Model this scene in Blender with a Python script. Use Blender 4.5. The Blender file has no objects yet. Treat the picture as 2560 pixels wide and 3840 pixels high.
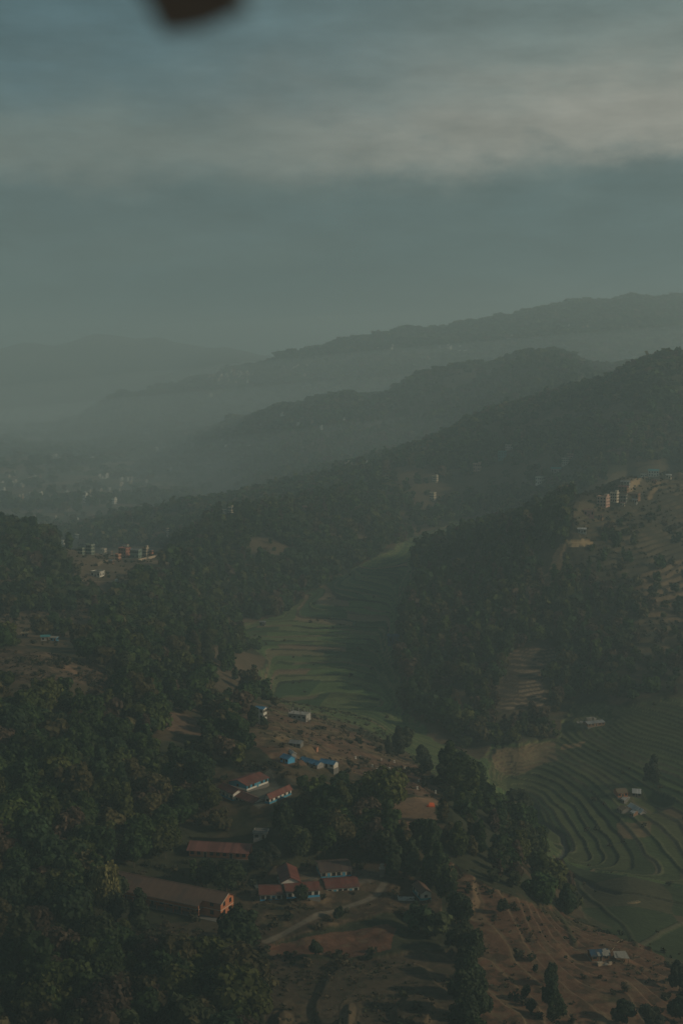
import bpy, math, random
import numpy as np
from mathutils import Vector

random.seed(7)
rng = np.random.default_rng(7)
scene = bpy.context.scene
COL = scene.collection
R = math.radians

# ------------------------------------------------------------------ camera
F, CX, CY = 5275.0, 1280.0, 1920.0            # focal length and centre in photograph pixels
HORIZON = 1350.0
PITCH = math.atan((CY - HORIZON) / F)
S = 1.25                                      # metres per design unit
cam_d = bpy.data.cameras.new('camera')
cam = bpy.data.objects.new('camera', cam_d)
COL.objects.link(cam)
cam.location = (0, 0, 0)
cam.rotation_euler = (math.pi / 2 - PITCH, 0, 0)
cam_d.sensor_fit = 'VERTICAL'
cam_d.sensor_height = 36.0
cam_d.sensor_width = 24.0
cam_d.lens = F / 3840 * 36.0
cam_d.clip_start = 0.5
cam_d.clip_end = 60000
cam_d.dof.use_dof = True
cam_d.dof.focus_distance = 900
cam_d.dof.aperture_fstop = 0.36
scene.camera = cam

# ------------------------------------------------------------------ light
SUN_AZ, SUN_EL = 103.0, 25.0                   # from +Y towards +X
sun_d = bpy.data.lights.new('sun', 'SUN')
sun = bpy.data.objects.new('sun', sun_d)
COL.objects.link(sun)
sdir = Vector((math.sin(R(SUN_AZ)) * math.cos(R(SUN_EL)), math.cos(R(SUN_AZ)) * math.cos(R(SUN_EL)), math.sin(R(SUN_EL))))
sun.rotation_euler = sdir.to_track_quat('Z', 'Y').to_euler()
sun_d.energy = 5.0
sun_d.angle = R(0.6)
sun_d.color = (1.0, 0.84, 0.62)

vs = scene.view_settings
vs.view_transform = 'Standard'
vs.look = 'None'
vs.exposure = -1.35
vs.gamma = 1.0
EXPO = 2.0 ** vs.exposure


def lin(r, g, b):
    def c(x):
        x /= 255.0
        return x / 12.92 if x <= 0.04045 else ((x + 0.055) / 1.055) ** 2.4
    return (c(r), c(g), c(b))


world = bpy.data.worlds.new('World')
scene.world = world
world.use_nodes = True
wt = world.node_tree
wt.nodes.clear()


def N(tree, kind, **kw):
    n = tree.nodes.new(kind)
    for k, v in kw.items():
        setattr(n, k, v)
    return n


def ramp_node(tree, stops, interp='B_SPLINE'):
    n = tree.nodes.new('ShaderNodeValToRGB')
    cr = n.color_ramp
    cr.interpolation = interp
    cr.elements[0].position, cr.elements[0].color = stops[0][0], (*stops[0][1], 1)
    cr.elements[1].position, cr.elements[1].color = stops[-1][0], (*stops[-1][1], 1)
    for p, c in stops[1:-1]:
        e = cr.elements.new(p)
        e.color = (*c, 1)
    return n


def math_node(tree, op, a, b=None, c=None, clamp=False):
    n = tree.nodes.new('ShaderNodeMath')
    n.operation = op
    n.use_clamp = clamp
    for i, v in enumerate((a, b, c)):
        if v is None:
            continue
        if isinstance(v, (int, float)):
            n.inputs[i].default_value = v
        else:
            tree.links.new(v, n.inputs[i])
    return n.outputs[0]


def build_world():
    L = wt.links
    out = N(wt, 'ShaderNodeOutputWorld')
    bg = N(wt, 'ShaderNodeBackground')
    sky = N(wt, 'ShaderNodeTexSky', sky_type='NISHITA')
    sky.sun_disc = False
    sky.sun_elevation = R(SUN_EL)
    sky.sun_rotation = R(SUN_AZ)
    sky.air_density = 1.2
    sky.dust_density = 3.0
    STR = 0.1
    tc = N(wt, 'ShaderNodeTexCoord')
    sep = N(wt, 'ShaderNodeSeparateXYZ')
    L.new(tc.outputs['Generated'], sep.inputs[0])
    az = math_node(wt, 'ARCTAN2', sep.outputs['X'], sep.outputs['Y'])
    el = math_node(wt, 'ARCSINE', sep.outputs['Z'])

    def noise(sx, sz, scale, detail, rough, off=0.0):
        cmb = N(wt, 'ShaderNodeCombineXYZ')
        L.new(math_node(wt, 'MULTIPLY_ADD', az, sx, off), cmb.inputs[0])
        L.new(math_node(wt, 'MULTIPLY', el, sz), cmb.inputs[1])
        cmb.inputs[2].default_value = off
        n = N(wt, 'ShaderNodeTexNoise')
        n.inputs['Scale'].default_value = scale
        n.inputs['Detail'].default_value = detail
        n.inputs['Roughness'].default_value = rough
        L.new(cmb.outputs[0], n.inputs['Vector'])
        return math_node(wt, 'SUBTRACT', n.outputs['Fac'], 0.5)
    big = noise(1.0, 3.6, 4.2, 3.0, 0.5, 3.1)
    mid = noise(1.0, 2.2, 13.0, 6.0, 0.62, 8.4)
    # tilt: the cloud bands climb to the right
    e1 = math_node(wt, 'MULTIPLY_ADD', az, -0.035, el)
    e2 = math_node(wt, 'MULTIPLY_ADD', big, 0.075, e1)
    e3 = math_node(wt, 'MULTIPLY_ADD', mid, 0.05, e2)
    pos = math_node(wt, 'MULTIPLY_ADD', e3, 2.0, 0.1, clamp=True)

    def P(v):
        return min(1.0, max(0.0, (HORIZON - v) / F * 2.0 + 0.1))

    def stops(lst):
        return sorted([(P(v), lin(*c)) for v, c in lst], key=lambda s: s[0])
    left = ramp_node(wt, stops([(1500, (98, 108, 102)), (1330, (80, 98, 97)), (1180, (56, 84, 91)), (1060, (64, 90, 95)), (930, (86, 104, 103)), (780, (84, 103, 104)), (650, (112, 120, 115)),
                                (520, (106, 118, 114)), (400, (90, 110, 113)), (250, (78, 103, 110)), (0, (70, 98, 106)), (-600, (66, 86, 96)), (-1000, (52, 68, 78))]))
    right = ramp_node(wt, stops([(1500, (120, 122, 112)), (1330, (98, 109, 106)), (1150, (92, 108, 107)), (1020, (76, 98, 101)), (900, (84, 104, 105)), (780, (98, 114, 112)), (670, (148, 148, 139)), (560, (154, 152, 142)),
                                 (440, (152, 150, 140)), (290, (122, 132, 127)), (0, (98, 117, 117)), (-600, (80, 95, 100)), (-1000, (56, 72, 80))]))
    L.new(pos, left.inputs[0])
    L.new(pos, right.inputs[0])
    # a bank of grey cloud with a billowy upper edge, lit thinly along its top
    edge = math_node(wt, 'MULTIPLY_ADD', noise(1.0, 1.7, 8.0, 9.0, .62, 5.5), .15, math_node(wt, 'MULTIPLY_ADD', noise(1.0, .4, 3.0, 2.0, .5, 2.2), .05, el))
    side = N(wt, 'ShaderNodeMapRange', interpolation_type='SMOOTHSTEP')
    side.inputs['From Min'].default_value = -0.16
    side.inputs['From Max'].default_value = 0.20
    L.new(math_node(wt, 'MULTIPLY_ADD', big, 0.16, az), side.inputs['Value'])
    mix = N(wt, 'ShaderNodeMix', data_type='RGBA')
    L.new(side.outputs[0], mix.inputs['Factor'])
    L.new(left.outputs[0], mix.inputs['A'])
    L.new(right.outputs[0], mix.inputs['B'])
    def band(lo0, lo1, hi1, hi0, src):
        a_ = N(wt, 'ShaderNodeMapRange', interpolation_type='SMOOTHSTEP')
        a_.inputs['From Min'].default_value, a_.inputs['From Max'].default_value = lo0, lo1
        L.new(src, a_.inputs['Value'])
        b_ = N(wt, 'ShaderNodeMapRange', interpolation_type='SMOOTHSTEP')
        b_.inputs['From Min'].default_value, b_.inputs['From Max'].default_value = hi0, hi1
        L.new(src, b_.inputs['Value'])
        return math_node(wt, 'MULTIPLY', a_.outputs[0], b_.outputs[0])
    bank = band(.045, .100, .108, .150, edge)
    bank = math_node(wt, 'MULTIPLY', bank, math_node(wt, 'MULTIPLY_ADD', noise(1.0, 2.0, 11.0, 6.0, .6, 9.3), 1.9, .95, clamp=True))
    mixb = N(wt, 'ShaderNodeMix', data_type='RGBA')
    L.new(math_node(wt, 'MULTIPLY', bank, .85), mixb.inputs['Factor'])
    L.new(mix.outputs['Result'], mixb.inputs['A'])
    mixb.inputs['B'].default_value = (*lin(76, 97, 100), 1)
    mix = mixb
    # fine mottling of the cloud sheet
    mot = math_node(wt, 'MULTIPLY_ADD', noise(1.0, 3.4, 16.0, 7.0, 0.62, 1.7), 0.75, 1.0)
    mot = math_node(wt, 'MULTIPLY', mot, math_node(wt, 'MULTIPLY_ADD', noise(1.0, 5.5, 5.0, 4.0, 0.55, 6.6), 0.45, 1.0))
    gain = math_node(wt, 'MULTIPLY', mot, 1.06 / (EXPO * STR))
    sc = N(wt, 'ShaderNodeVectorMath', operation='SCALE')
    L.new(mix.outputs['Result'], sc.inputs[0])
    L.new(gain, sc.inputs['Scale'])
    fin = N(wt, 'ShaderNodeMix', data_type='RGBA')
    fin.inputs['Factor'].default_value = 0.93
    L.new(sky.outputs[0], fin.inputs['A'])
    L.new(sc.outputs[0], fin.inputs['B'])
    L.new(fin.outputs['Result'], bg.inputs['Color'])
    bg.inputs['Strength'].default_value = STR
    L.new(bg.outputs[0], out.inputs[0])


build_world()
scene.cycles.use_denoising = True
scene.cycles.volume_bounces = 2
scene.cycles.max_bounces = 6
scene.cycles.diffuse_bounces = 2
scene.cycles.transparent_max_bounces = 8

# ------------------------------------------------------------------ projection helpers
CP, SP = math.cos(PITCH), math.sin(PITCH)


def ray(u, v):
    """photograph pixel -> (x/y, z/y) of its ray"""
    dx = (u - CX) / F
    dv = -(v - CY) / F
    fy = CP + SP * dv
    fz = -SP + CP * dv
    return dx / fy, fz / fy


def project(x, y, z):
    d = y * CP - z * SP
    up = y * SP + z * CP
    return CX + F * x / d, CY - F * up / d


def fract_hash(ix, iy, seed):
    h = (ix.astype(np.int64) * 374761393 + iy.astype(np.int64) * 668265263 + seed * 974711) & 0x7fffffff
    h = ((h ^ (h >> 13)) * 1274126177) & 0x7fffffff
    return ((h ^ (h >> 16)) & 0xffff) / 65535.0


def vnoise(x, y, seed=0):
    ix, iy = np.floor(x), np.floor(y)
    fx, fy = x - ix, y - iy
    fx = fx * fx * (3 - 2 * fx)
    fy = fy * fy * (3 - 2 * fy)
    a = fract_hash(ix, iy, seed)
    b = fract_hash(ix + 1, iy, seed)
    c = fract_hash(ix, iy + 1, seed)
    d = fract_hash(ix + 1, iy + 1, seed)
    return (a + (b - a) * fx) * (1 - fy) + (c + (d - c) * fx) * fy - 0.5


def fbm(x, y, wl, octaves=4, seed=0, gain=0.5):
    t, amp = 0.0, 1.0
    for k in range(octaves):
        t = t + vnoise(x / wl, y / wl, seed + k * 17) * amp
        wl *= 0.5
        amp *= gain
    return t


def inpoly(u, v, poly):
    ins = np.zeros(u.shape, bool)
    n = len(poly)
    for i in range(n):
        x1, y1 = poly[i]
        x2, y2 = poly[(i + 1) % n]
        if y1 == y2:
            continue
        c = ((y1 > v) != (y2 > v)) & (u < (x2 - x1) * (v - y1) / (y2 - y1) + x1)
        ins ^= c
    return ins


def smooth(a, b, x):
    t = np.clip((x - a) / (b - a), 0, 1)
    return t * t * (3 - 2 * t)


# ------------------------------------------------------------------ terrain control: columns of (pixel row, distance); 'z' rows are ground hidden behind a crest
H = 'z'
COLS = {
    -250: [(3840, 325), (3500, 375), (3200, 425), (2800, 505), (2600, 565), (2470, 640), (2390, 760), (2320, 850), (2150, 1000), (2000, 1110), (1975, 1130), (H, 1300, -165), (H, 1700, -240), (H, 2360, -268), (1850, 2830), (1650, 4740), (1560, 6500), (1450, 7800), (1345, 9000)],
    100: [(3840, 325), (3500, 375), (3200, 425), (3000, 462), (2800, 505), (2600, 565), (2470, 640), (2390, 760), (2320, 850), (2150, 1010), (2050, 1090), (2002, 1130), (H, 1300, -170), (H, 1700, -240), (1950, 2360), (1850, 2830), (1650, 4740), (1560, 6500), (1470, 7600), (1290, 9000)],
    350: [(3840, 325), (3500, 378), (3300, 415), (3000, 470), (2800, 520), (2600, 590), (2480, 670), (2400, 780), (2300, 900), (2170, 1040), (2110, 1100), (2078, 1140), (H, 1300, -185), (H, 1600, -235), (2000, 2000), (1975, 2080), (H, 2250, -262), (1850, 2830), (1650, 4740), (1540, 6300), (1480, 7000), (1400, 8000), (1258, 9000)],
    600: [(3840, 328), (3500, 383), (3250, 428), (3000, 480), (2800, 535), (2650, 600), (2550, 680), (2400, 820), (2250, 970), (2130, 1100), (2085, 1170), (2074, 1190), (H, 1350, -190), (H, 1600, -225), (1980, 1950), (1925, 2050), (H, 2300, -255), (1830, 2900), (1720, 3800), (1640, 4300), (1560, 4900), (1500, 5100), (1468, 5200), (H, 6000, -190), (1420, 7000), (1404, 7200), (H, 7800, -120), (1330, 8600), (1270, 9000)],
    850: [(3840, 328), (3500, 385), (3250, 432), (3000, 485), (2850, 525), (2720, 590), (2640, 650), (2560, 740), (2450, 860), (2380, 980), (2300, 1080), (2200, 1160), (2050, 1280), (1960, 1380), (1930, 1430), (H, 1600, -190), (H, 1800, -210), (1895, 1980), (1872, 2030), (H, 2250, -235), (H, 2600, -255), (1780, 3000), (1700, 3300), (1640, 3500), (1605, 3600), (H, 4000, -200), (1560, 4500), (1480, 4900), (1420, 5100), (1396, 5200), (H, 6000, -120), (1362, 7200), (1308, 9000)],
    1050: [(3840, 325), (3500, 383), (3300, 418), (3050, 466), (2900, 502), (2760, 570), (2690, 640), (2630, 760), (2590, 850), (2400, 1000), (2300, 1090), (2240, 1170), (2200, 1200), (2050, 1320), (1960, 1400), (1908, 1490), (H, 1650, -180), (H, 1800, -195), (1855, 2020), (1826, 2080), (H, 2300, -220), (1700, 2800), (1620, 3100), (1542, 3300), (H, 3800, -190), (1500, 4500), (1430, 4800), (1365, 5150), (1345, 5200), (H, 6000, -90), (1344, 9000)],
    1300: [(3840, 322), (3600, 360), (3400, 406), (3200, 440), (3000, 496), (2880, 552), (2780, 620), (2710, 730), (2650, 805), (2400, 1000), (2150, 1290), (2100, 1330), (1955, 1480), (1862, 1640), (H, 1850, -175), (1770, 2050), (1746, 2120), (H, 2400, -190), (1640, 2800), (1550, 3050), (1487, 3200), (H, 3800, -150), (1440, 4400), (1370, 4900), (1286, 5200), (H, 6200, 0)],
    1550: [(3840, 322), (3600, 360), (3400, 407), (3200, 440), (3060, 470), (2970, 505), (2900, 590), (2820, 690), (2740, 760), (2700, 790), (2660, 805), (2500, 880), (2300, 1000), (2150, 1120), (2085, 1240), (2062, 1310), (H, 1420, -188), (2028, 1490), (1950, 1620), (1850, 1750), (1760, 1900), (1692, 2050), (H, 2400, -160), (1640, 2700), (1540, 2950), (1433, 3100), (H, 3700, -120), (1400, 4300), (1330, 4800), (1247, 5250), (H, 6200, 30)],
    1750: [(3840, 324), (3600, 366), (3400, 409), (3250, 442), (3100, 490), (3000, 540), (2930, 610), (2860, 690), (2810, 735), (2780, 755), (2700, 778), (2600, 825), (2450, 905), (2300, 990), (2150, 1090), (2060, 1180), (2015, 1240), (H, 1400, -182), (1965, 1600), (1935, 1660), (1850, 1750), (1750, 1850), (1650, 2000), (1592, 2150), (H, 2500, -140), (1560, 2650), (1460, 2900), (1383, 3050), (H, 3700, -80), (1370, 4200), (1300, 4750), (1217, 5300), (H, 6300, 60)],
    1950: [(3840, 328), (3600, 374), (3400, 420), (3300, 455), (3200, 520), (3130, 590), (3060, 650), (2950, 686), (2850, 704), (2770, 741), (2700, 778), (2600, 818), (2450, 888), (2300, 950), (2150, 1025), (2050, 1080), (1990, 1115), (1970, 1140), (H, 1400, -165), (1890, 1650), (1750, 1780), (1620, 1950), (1526, 2080), (H, 2400, -110), (1480, 2600), (1400, 2850), (1337, 3000), (H, 3700, -40), (1330, 4200), (1260, 4750), (1184, 5350), (H, 6400, 80)],
    2150: [(3840, 336), (3600, 388), (3500, 425), (3430, 470), (3350, 530), (3200, 590), (3050, 655), (2900, 692), (2750, 754), (2650, 808), (2500, 872), (2300, 942), (2150, 1000), (2000, 1045), (1935, 1065), (1908, 1085), (H, 1400, -155), (1830, 1550), (1700, 1700), (1560, 1880), (1480, 2000), (H, 2400, -90), (1430, 2600), (1360, 3000), (H, 3700, -30), (1340, 4000), (1260, 4600), (1140, 5400), (H, 6500, 110)],
    2350: [(3840, 342), (3700, 366), (3600, 398), (3500, 445), (3400, 490), (3300, 535), (3150, 603), (3000, 654), (2900, 683), (2800, 714), (2700, 748), (2630, 782), (2450, 860), (2300, 932), (2100, 1035), (1950, 1105), (1850, 1155), (1805, 1185), (H, 1430, -130), (1780, 1580), (1650, 1640), (1500, 1790), (1408, 1900), (H, 2300, -70), (H, 2700, -36), (H, 3100, -14), (H, 3900, -22), (1280, 4500), (1124, 5450), (H, 6500, 120)],
    2550: [(3840, 350), (3700, 378), (3600, 415), (3500, 460), (3400, 500), (3300, 540), (3150, 605), (3000, 655), (2850, 699), (2700, 745), (2600, 780), (2450, 855), (2300, 945), (2100, 1080), (1950, 1175), (1820, 1270), (1776, 1320), (H, 1540, -135), (1740, 1640), (1600, 1720), (1480, 1790), (1380, 1850), (H, 2300, -60), (H, 3100, -30), (1290, 4400), (1200, 5000), (1111, 5500), (H, 6500, 130)],
    2850: [(3840, 360), (3600, 425), (3400, 500), (3150, 580), (2850, 665), (2600, 750), (2300, 955), (2000, 1190), (1785, 1380), (1755, 1420), (H, 1580, -130), (1600, 1720), (1400, 1800), (H, 2300, -60), (H, 3100, -30), (1290, 4400), (1111, 5500), (H, 6500, 130)],
}
EXTRA = [(1850, 1547, 2110), (2060, 1498, 2030), (2260, 1446, 1960), (2450, 1378, 1870), (2500, 1368, 1860), (2080, 1334, 2990), (2000, 1330, 3000), (2290, 1408, 2950), (1650, 1408, 3080),
         (1200, 1508, 3240), (950, 1572, 3450), (730, 1432, 5200), (900, 1386, 5200), (1100, 1331, 5200), (1450, 1262, 5230), (1850, 1206, 5330), (2000, 1166, 5370), (2400, 1116, 5460),
         (450, 1268, 9000), (750, 1304, 9000), (0, 1314, 9000), (440, 1492, 5250), (500, 1940, 2050), (700, 1900, 2040), (950, 1852, 2055)]
ctl = []
for cu, rows in COLS.items():
    for r_ in rows:
        if r_[0] == H:
            yy, zz = r_[1], r_[2]
            a_ = (cu - CX) / F * 1.004
            ctl.append((a_, yy, zz))
        else:
            a_, t_ = ray(cu, r_[0])
            ctl.append((a_, r_[1], t_ * r_[1]))
    a_ = (cu - CX) / F
    ctl.append((a_, 11500, -200))
    ctl.append((a_, 280, -165))
for eu, ev, ey in EXTRA:
    a_, t_ = ray(eu, ev)
    ctl.append((a_, ey, t_ * ey))
ctl = np.array(ctl)
AS = 5.0
P_a, P_l = ctl[:, 0] * AS, np.log(ctl[:, 1])
P_v = (ctl[:, 2] + 185.0) / ctl[:, 1]
n_ = len(ctl)


def kern(r2):
    return r2 ** 0.72


K = kern((P_a[:, None] - P_a[None]) ** 2 + (P_l[:, None] - P_l[None]) ** 2 + 1e-9)
A = np.zeros((n_ + 3, n_ + 3))
A[:n_, :n_] = K + np.eye(n_) * 1e-5
A[:n_, n_:] = np.stack([np.ones(n_), P_a, P_l], 1)
A[n_:, :n_] = A[:n_, n_:].T
W = np.linalg.solve(A, np.concatenate([P_v, np.zeros(3)]))


def rbf(a, l):
    out = np.zeros(a.shape)
    aa, ll = a.ravel() * AS, l.ravel()
    o = np.zeros(aa.shape)
    for i in range(0, len(aa), 20000):
        s = slice(i, i + 20000)
        k = kern((aa[s, None] - P_a[None]) ** 2 + (ll[s, None] - P_l[None]) ** 2 + 1e-9)
        o[s] = k @ W[:n_] + W[n_] + W[n_ + 1] * aa[s] + W[n_ + 2] * ll[s]
    return o.reshape(a.shape)


NA = 861
AV = np.linspace(-0.40, 0.40, NA)
LV = np.concatenate([np.arange(math.log(285), math.log(2500), 0.0018), np.arange(math.log(2500), math.log(11500), 0.006)])
NL = len(LV)
ca, cl = AV[::4], LV[::3]
if cl[-1] < LV[-1]:
    cl = np.append(cl, LV[-1])
cs = rbf(np.broadcast_to(ca[None], (len(cl), len(ca))), np.broadcast_to(cl[:, None], (len(cl), len(ca))))


def interp_axis0(x, xp, fp):
    i = np.clip(np.searchsorted(xp, x) - 1, 0, len(xp) - 2)
    w = ((x - xp[i]) / (xp[i + 1] - xp[i]))[:, None]
    return fp[i] * (1 - w) + fp[i + 1] * w


cs = interp_axis0(LV, cl, cs)
cs = interp_axis0(AV, ca, cs.T).T
YV = np.exp(LV) * S
GX = AV[None] * YV[:, None]
GY = np.broadcast_to(YV[:, None], GX.shape)
GZ = (cs * np.exp(LV)[:, None] - 185.0) * S
GZ = np.maximum(GZ, -272 * S)


def grid_sample(arr, x, y):
    a = np.asarray(x) / np.asarray(y)
    fi = np.clip((a - AV[0]) / (AV[1] - AV[0]), 0, NA - 1.001)
    l = np.log(np.asarray(y) / S)
    j = np.clip(np.searchsorted(LV, l) - 1, 0, NL - 2)
    w = np.clip((l - LV[j]) / (LV[j + 1] - LV[j]), 0, 1)
    i = fi.astype(int)
    wa = fi - i
    return (arr[j, i] * (1 - wa) + arr[j, i + 1] * wa) * (1 - w) + (arr[j + 1, i] * (1 - wa) + arr[j + 1, i + 1] * wa) * w


def pick(u, v, behind=0.0):
    """ground point seen at a photograph pixel"""
    a, t = ray(u, v)
    fi = min(max((a - AV[0]) / (AV[1] - AV[0]), 0), NA - 1.001)
    i = int(fi)
    w = fi - i
    z = GZ[:, i] * (1 - w) + GZ[:, i + 1] * w
    e = z / YV
    ok = np.nonzero((e >= t) & (YV > behind))[0]
    k = int(ok[0]) if len(ok) else NL - 1
    if k > 0 and e[k] > t > e[k - 1]:
        f = (t - e[k - 1]) / (e[k] - e[k - 1])
        y = YV[k - 1] + f * (YV[k] - YV[k - 1])
        zz = z[k - 1] + f * (z[k] - z[k - 1])
    else:
        y, zz = YV[k], z[k]
    return np.array([a * y, y, zz])


def at_h(u, v, z):
    a, t = ray(u, v)
    y = z / t
    return np.array([a * y, y, z])


# ------------------------------------------------------------------ land cover, outlined on the ground as seen
PADDY = [(1530, 2020), (1400, 2095), (1280, 2155), (1150, 2230), (1060, 2305), (890, 2345), (870, 2385), (960, 2440), (1010, 2480), (950, 2550), (960, 2600), (1060, 2640), (1200, 2680), (1350, 2720), (1480, 2790),
         (1560, 2860), (1650, 2950), (1700, 2990), (1900, 3040), (1960, 3100), (2010, 3200), (2110, 3330), (2170, 3420), (2260, 3490), (2400, 3550), (2560, 3640), (2900, 3780), (2900, 2560), (2300, 2640), (2150, 2640),
         (2085, 2770), (1950, 2790), (1830, 2800), (1800, 2850), (1650, 2790), (1510, 2660), (1480, 2510), (1490, 2350), (1555, 2200), (1545, 2110), (1640, 2045), (1900, 1965), (1860, 1930), (1700, 1955)]
FLAT = [(1960, 3180), (2120, 3240), (2400, 3300), (2900, 3400), (2900, 3780), (2560, 3640), (2400, 3550), (2260, 3490), (2170, 3420), (2110, 3330), (2010, 3260)]
FAN = [(1820, 2810), (2085, 2770), (2160, 2640), (2900, 2560), (2900, 3380), (2400, 3290), (2130, 3230), (2060, 3130), (1980, 3040), (1850, 2930)]
BROWNT = [(1905, 2440), (2080, 2425), (2110, 2490), (2045, 2560), (2070, 2650), (1860, 2665), (1850, 2600), (1900, 2530)]
SLOPE = [(960, 2650), (1200, 2640), (1250, 2700), (1400, 2790), (1550, 2870), (1640, 2960), (1620, 3000), (1460, 2970), (1400, 2920), (1280, 2890), (1100, 2880), (940, 2800), (870, 2720)]
COURT = [(880, 2960), (1010, 2880), (1110, 2960), (960, 3050)]
HEDGED = [(890, 2860), (1010, 2860), (1110, 2920), (1110, 2960), (1010, 2890), (880, 2900)]
BARE = [(1470, 3015), (1560, 3000), (1640, 2990), (1645, 3110), (1560, 3125), (1480, 3085)]
SCHOOL = [(950, 3330), (1040, 3240), (1200, 3220), (1440, 3230), (1560, 3300), (1650, 3370), (1660, 3430), (1450, 3420), (1200, 3470), (985, 3560), (950, 3430)]
YARD = [(1080, 3270), (1250, 3262), (1400, 3262), (1430, 3300), (1350, 3330), (1080, 3330)]
RED = [(1010, 3545), (1250, 3478), (1460, 3455), (1500, 3470), (1480, 3540), (1300, 3570), (1180, 3560), (1050, 3590)]
RSLOPE = [(1640, 3180), (1720, 3240), (1850, 3330), (1990, 3390), (2080, 3410), (2200, 3470), (2330, 3520), (2560, 3630), (2900, 3760), (2900, 4200), (1830, 4200), (1770, 3600), (1690, 3400)]
DARKT = [(960, 3590), (1300, 3575), (1690, 3540), (1720, 3620), (1740, 3900), (1000, 4100)]
PATCHY = [(560, 3470), (950, 3440), (960, 3600), (700, 3620)]
LEFT1 = [(-300, 2420), (200, 2450), (430, 2535), (450, 2575), (280, 2560), (-300, 2560)]
LEFT2 = [(-300, 2560), (300, 2560), (440, 2590), (300, 2660), (-300, 2720)]
LEFT3 = [(-300, 2300), (330, 2290), (430, 2400), (250, 2425), (-300, 2400)]
LEFT4 = [(650, 2450), (820, 2430), (1000, 2465), (960, 2560), (900, 2620), (720, 2560)]
CLEAR1 = [(600, 2665), (700, 2675), (775, 2700), (770, 2765), (640, 2740)]
VILL1 = [(240, 2060), (600, 2050), (700, 2095), (520, 2140), (450, 2200), (300, 2180), (260, 2110)]
VILL1B = [(260, 2180), (500, 2180), (500, 2250), (380, 2270)]
VILL2 = [(2110, 1900), (2240, 1800), (2400, 1740), (2640, 1740), (2640, 1830), (2440, 1880), (2330, 1940), (2230, 1975), (2120, 1960)]
SCRUB2 = [(2100, 1970), (2560, 1780), (2900, 1780), (2900, 2600), (2360, 2600), (2260, 2420), (2150, 2250)]
TERR2 = [(2340, 2200), (2560, 2090), (2900, 2050), (2900, 2400), (2420, 2310)]
BENCH = [(2100, 2025), (2212, 2028), (2212, 2045), (2130, 2046)]
TRAIL2 = [(2085, 2045), (2130, 2045), (2105, 2140), (2040, 2165)]
MIDV = [(1480, 1750), (1660, 1770), (1950, 1735), (2000, 1760), (1700, 1870), (1560, 1900)]
DTERR = [(2030, 1560), (2380, 1500), (2420, 1560), (2100, 1600), (1980, 1590)]
DVILL = [(2040, 1690), (2170, 1690), (2150, 1800), (1990, 1830), (2000, 1780)]
ROAD = [((992, 3533), (1130, 3461), (1257, 3415), (1374, 3369), (1412, 3344), (1446, 3306)), 1.5]
STREAM = [((1630, 2880), (1740, 2960), (1960, 3000), (2010, 3030), (2010, 3075), (2100, 3140), (2120, 3180), (2095, 3215), (2110, 3255), (2200, 3310), (2320, 3350), (2560, 3390)), 1.6]
PATH_L = [((-100, 2310), (60, 2296), (170, 2295), (330, 2285)), 1.4]
PATH_V = [((280, 2175), (340, 2180), (440, 2183), (500, 2178)), 1.6]
PATH_V2 = [((360, 2125), (400, 2108), (430, 2098)), 2.5]
RIDGE_T = [((2350, 1850), (2385, 1815), (2420, 1788)), 3.0]
SUBRIDGE = [((2480, 1800), (2430, 1870)), 2.0]
BUND1 = [((2150, 3540), (2100, 3440), (2030, 3350), (1980, 3330)), 1.0]
BUND2 = [((2390, 3560), (2340, 3480), (2280, 3420), (2160, 3310)), 1.0]
BUND3 = [((2560, 3460), (2470, 3500), (2400, 3545)), 1.4]
DITCH = [((1310, 2875), (1420, 2890), (1480, 2900), (1530, 2920), (1640, 2995)), 0.8]
PATH_L2 = [((240, 2500), (330, 2545), (430, 2570)), 3.0]

# level pads under the larger buildings: pixel of the pad's middle, radius in metres
PADS = [(690, 3400, 30), (825, 3215, 16), (1000, 3370, 12), (1125, 3365, 12), (1275, 3360, 14), (1255, 3275, 14), (1100, 3320, 10), (945, 2955, 12), (890, 2985, 16), (1045, 2985, 13), (1590, 3370, 9),
        (1115, 2698, 9), (980, 2705, 8), (1080, 2845, 7), (1170, 2862, 8), (1235, 2868, 8), (1108, 2792, 7), (2240, 3590, 9), (2400, 3030, 12), (2210, 2705, 12), (1555, 3060, 18)]
pad_pts = [(pick(u, v), rad) for u, v, rad in PADS]
Z0 = GZ.copy()


def poly_dist(x, y, pts):
    d = np.full(x.shape, 1e9)
    for (x1, y1), (x2, y2) in zip(pts[:-1], pts[1:]):
        dx, dy = x2 - x1, y2 - y1
        t = np.clip(((x - x1) * dx + (y - y1) * dy) / (dx * dx + dy * dy + 1e-9), 0, 1)
        d = np.minimum(d, np.hypot(x - x1 - t * dx, y - y1 - t * dy))
    return d


def ground_line(line):
    out = []
    for u, v in line:
        p = pick(u, v)
        out.append((p[0], p[1]))
    return out


def line_mask(x, y, spec, soft=0.5):
    pts = ground_line(spec[0])
    xs, ys = [p[0] for p in pts], [p[1] for p in pts]
    m = np.zeros(x.shape)
    box = (x > min(xs) - 20) & (x < max(xs) + 20) & (y > min(ys) - 20) & (y < max(ys) + 20)
    if box.any():
        wob = fbm(x[box], y[box], 18, 2, 91) * 2.0
        d = np.abs(poly_dist(x[box] + wob, y[box] + wob, pts))
        m[box] = 1 - smooth(spec[1] - soft, spec[1] + soft, d)
    return m


GU, GV = project(GX, GY, GZ)
JU = GU + fbm(GX, GY, 26, 3, 5) * 9000 / (GY / 500 + 5) / 40
JV = GV + fbm(GX, GY, 26, 3, 9) * 3200 / (GY / 500 + 5) / 40
near = GY < 2300 * S


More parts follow.
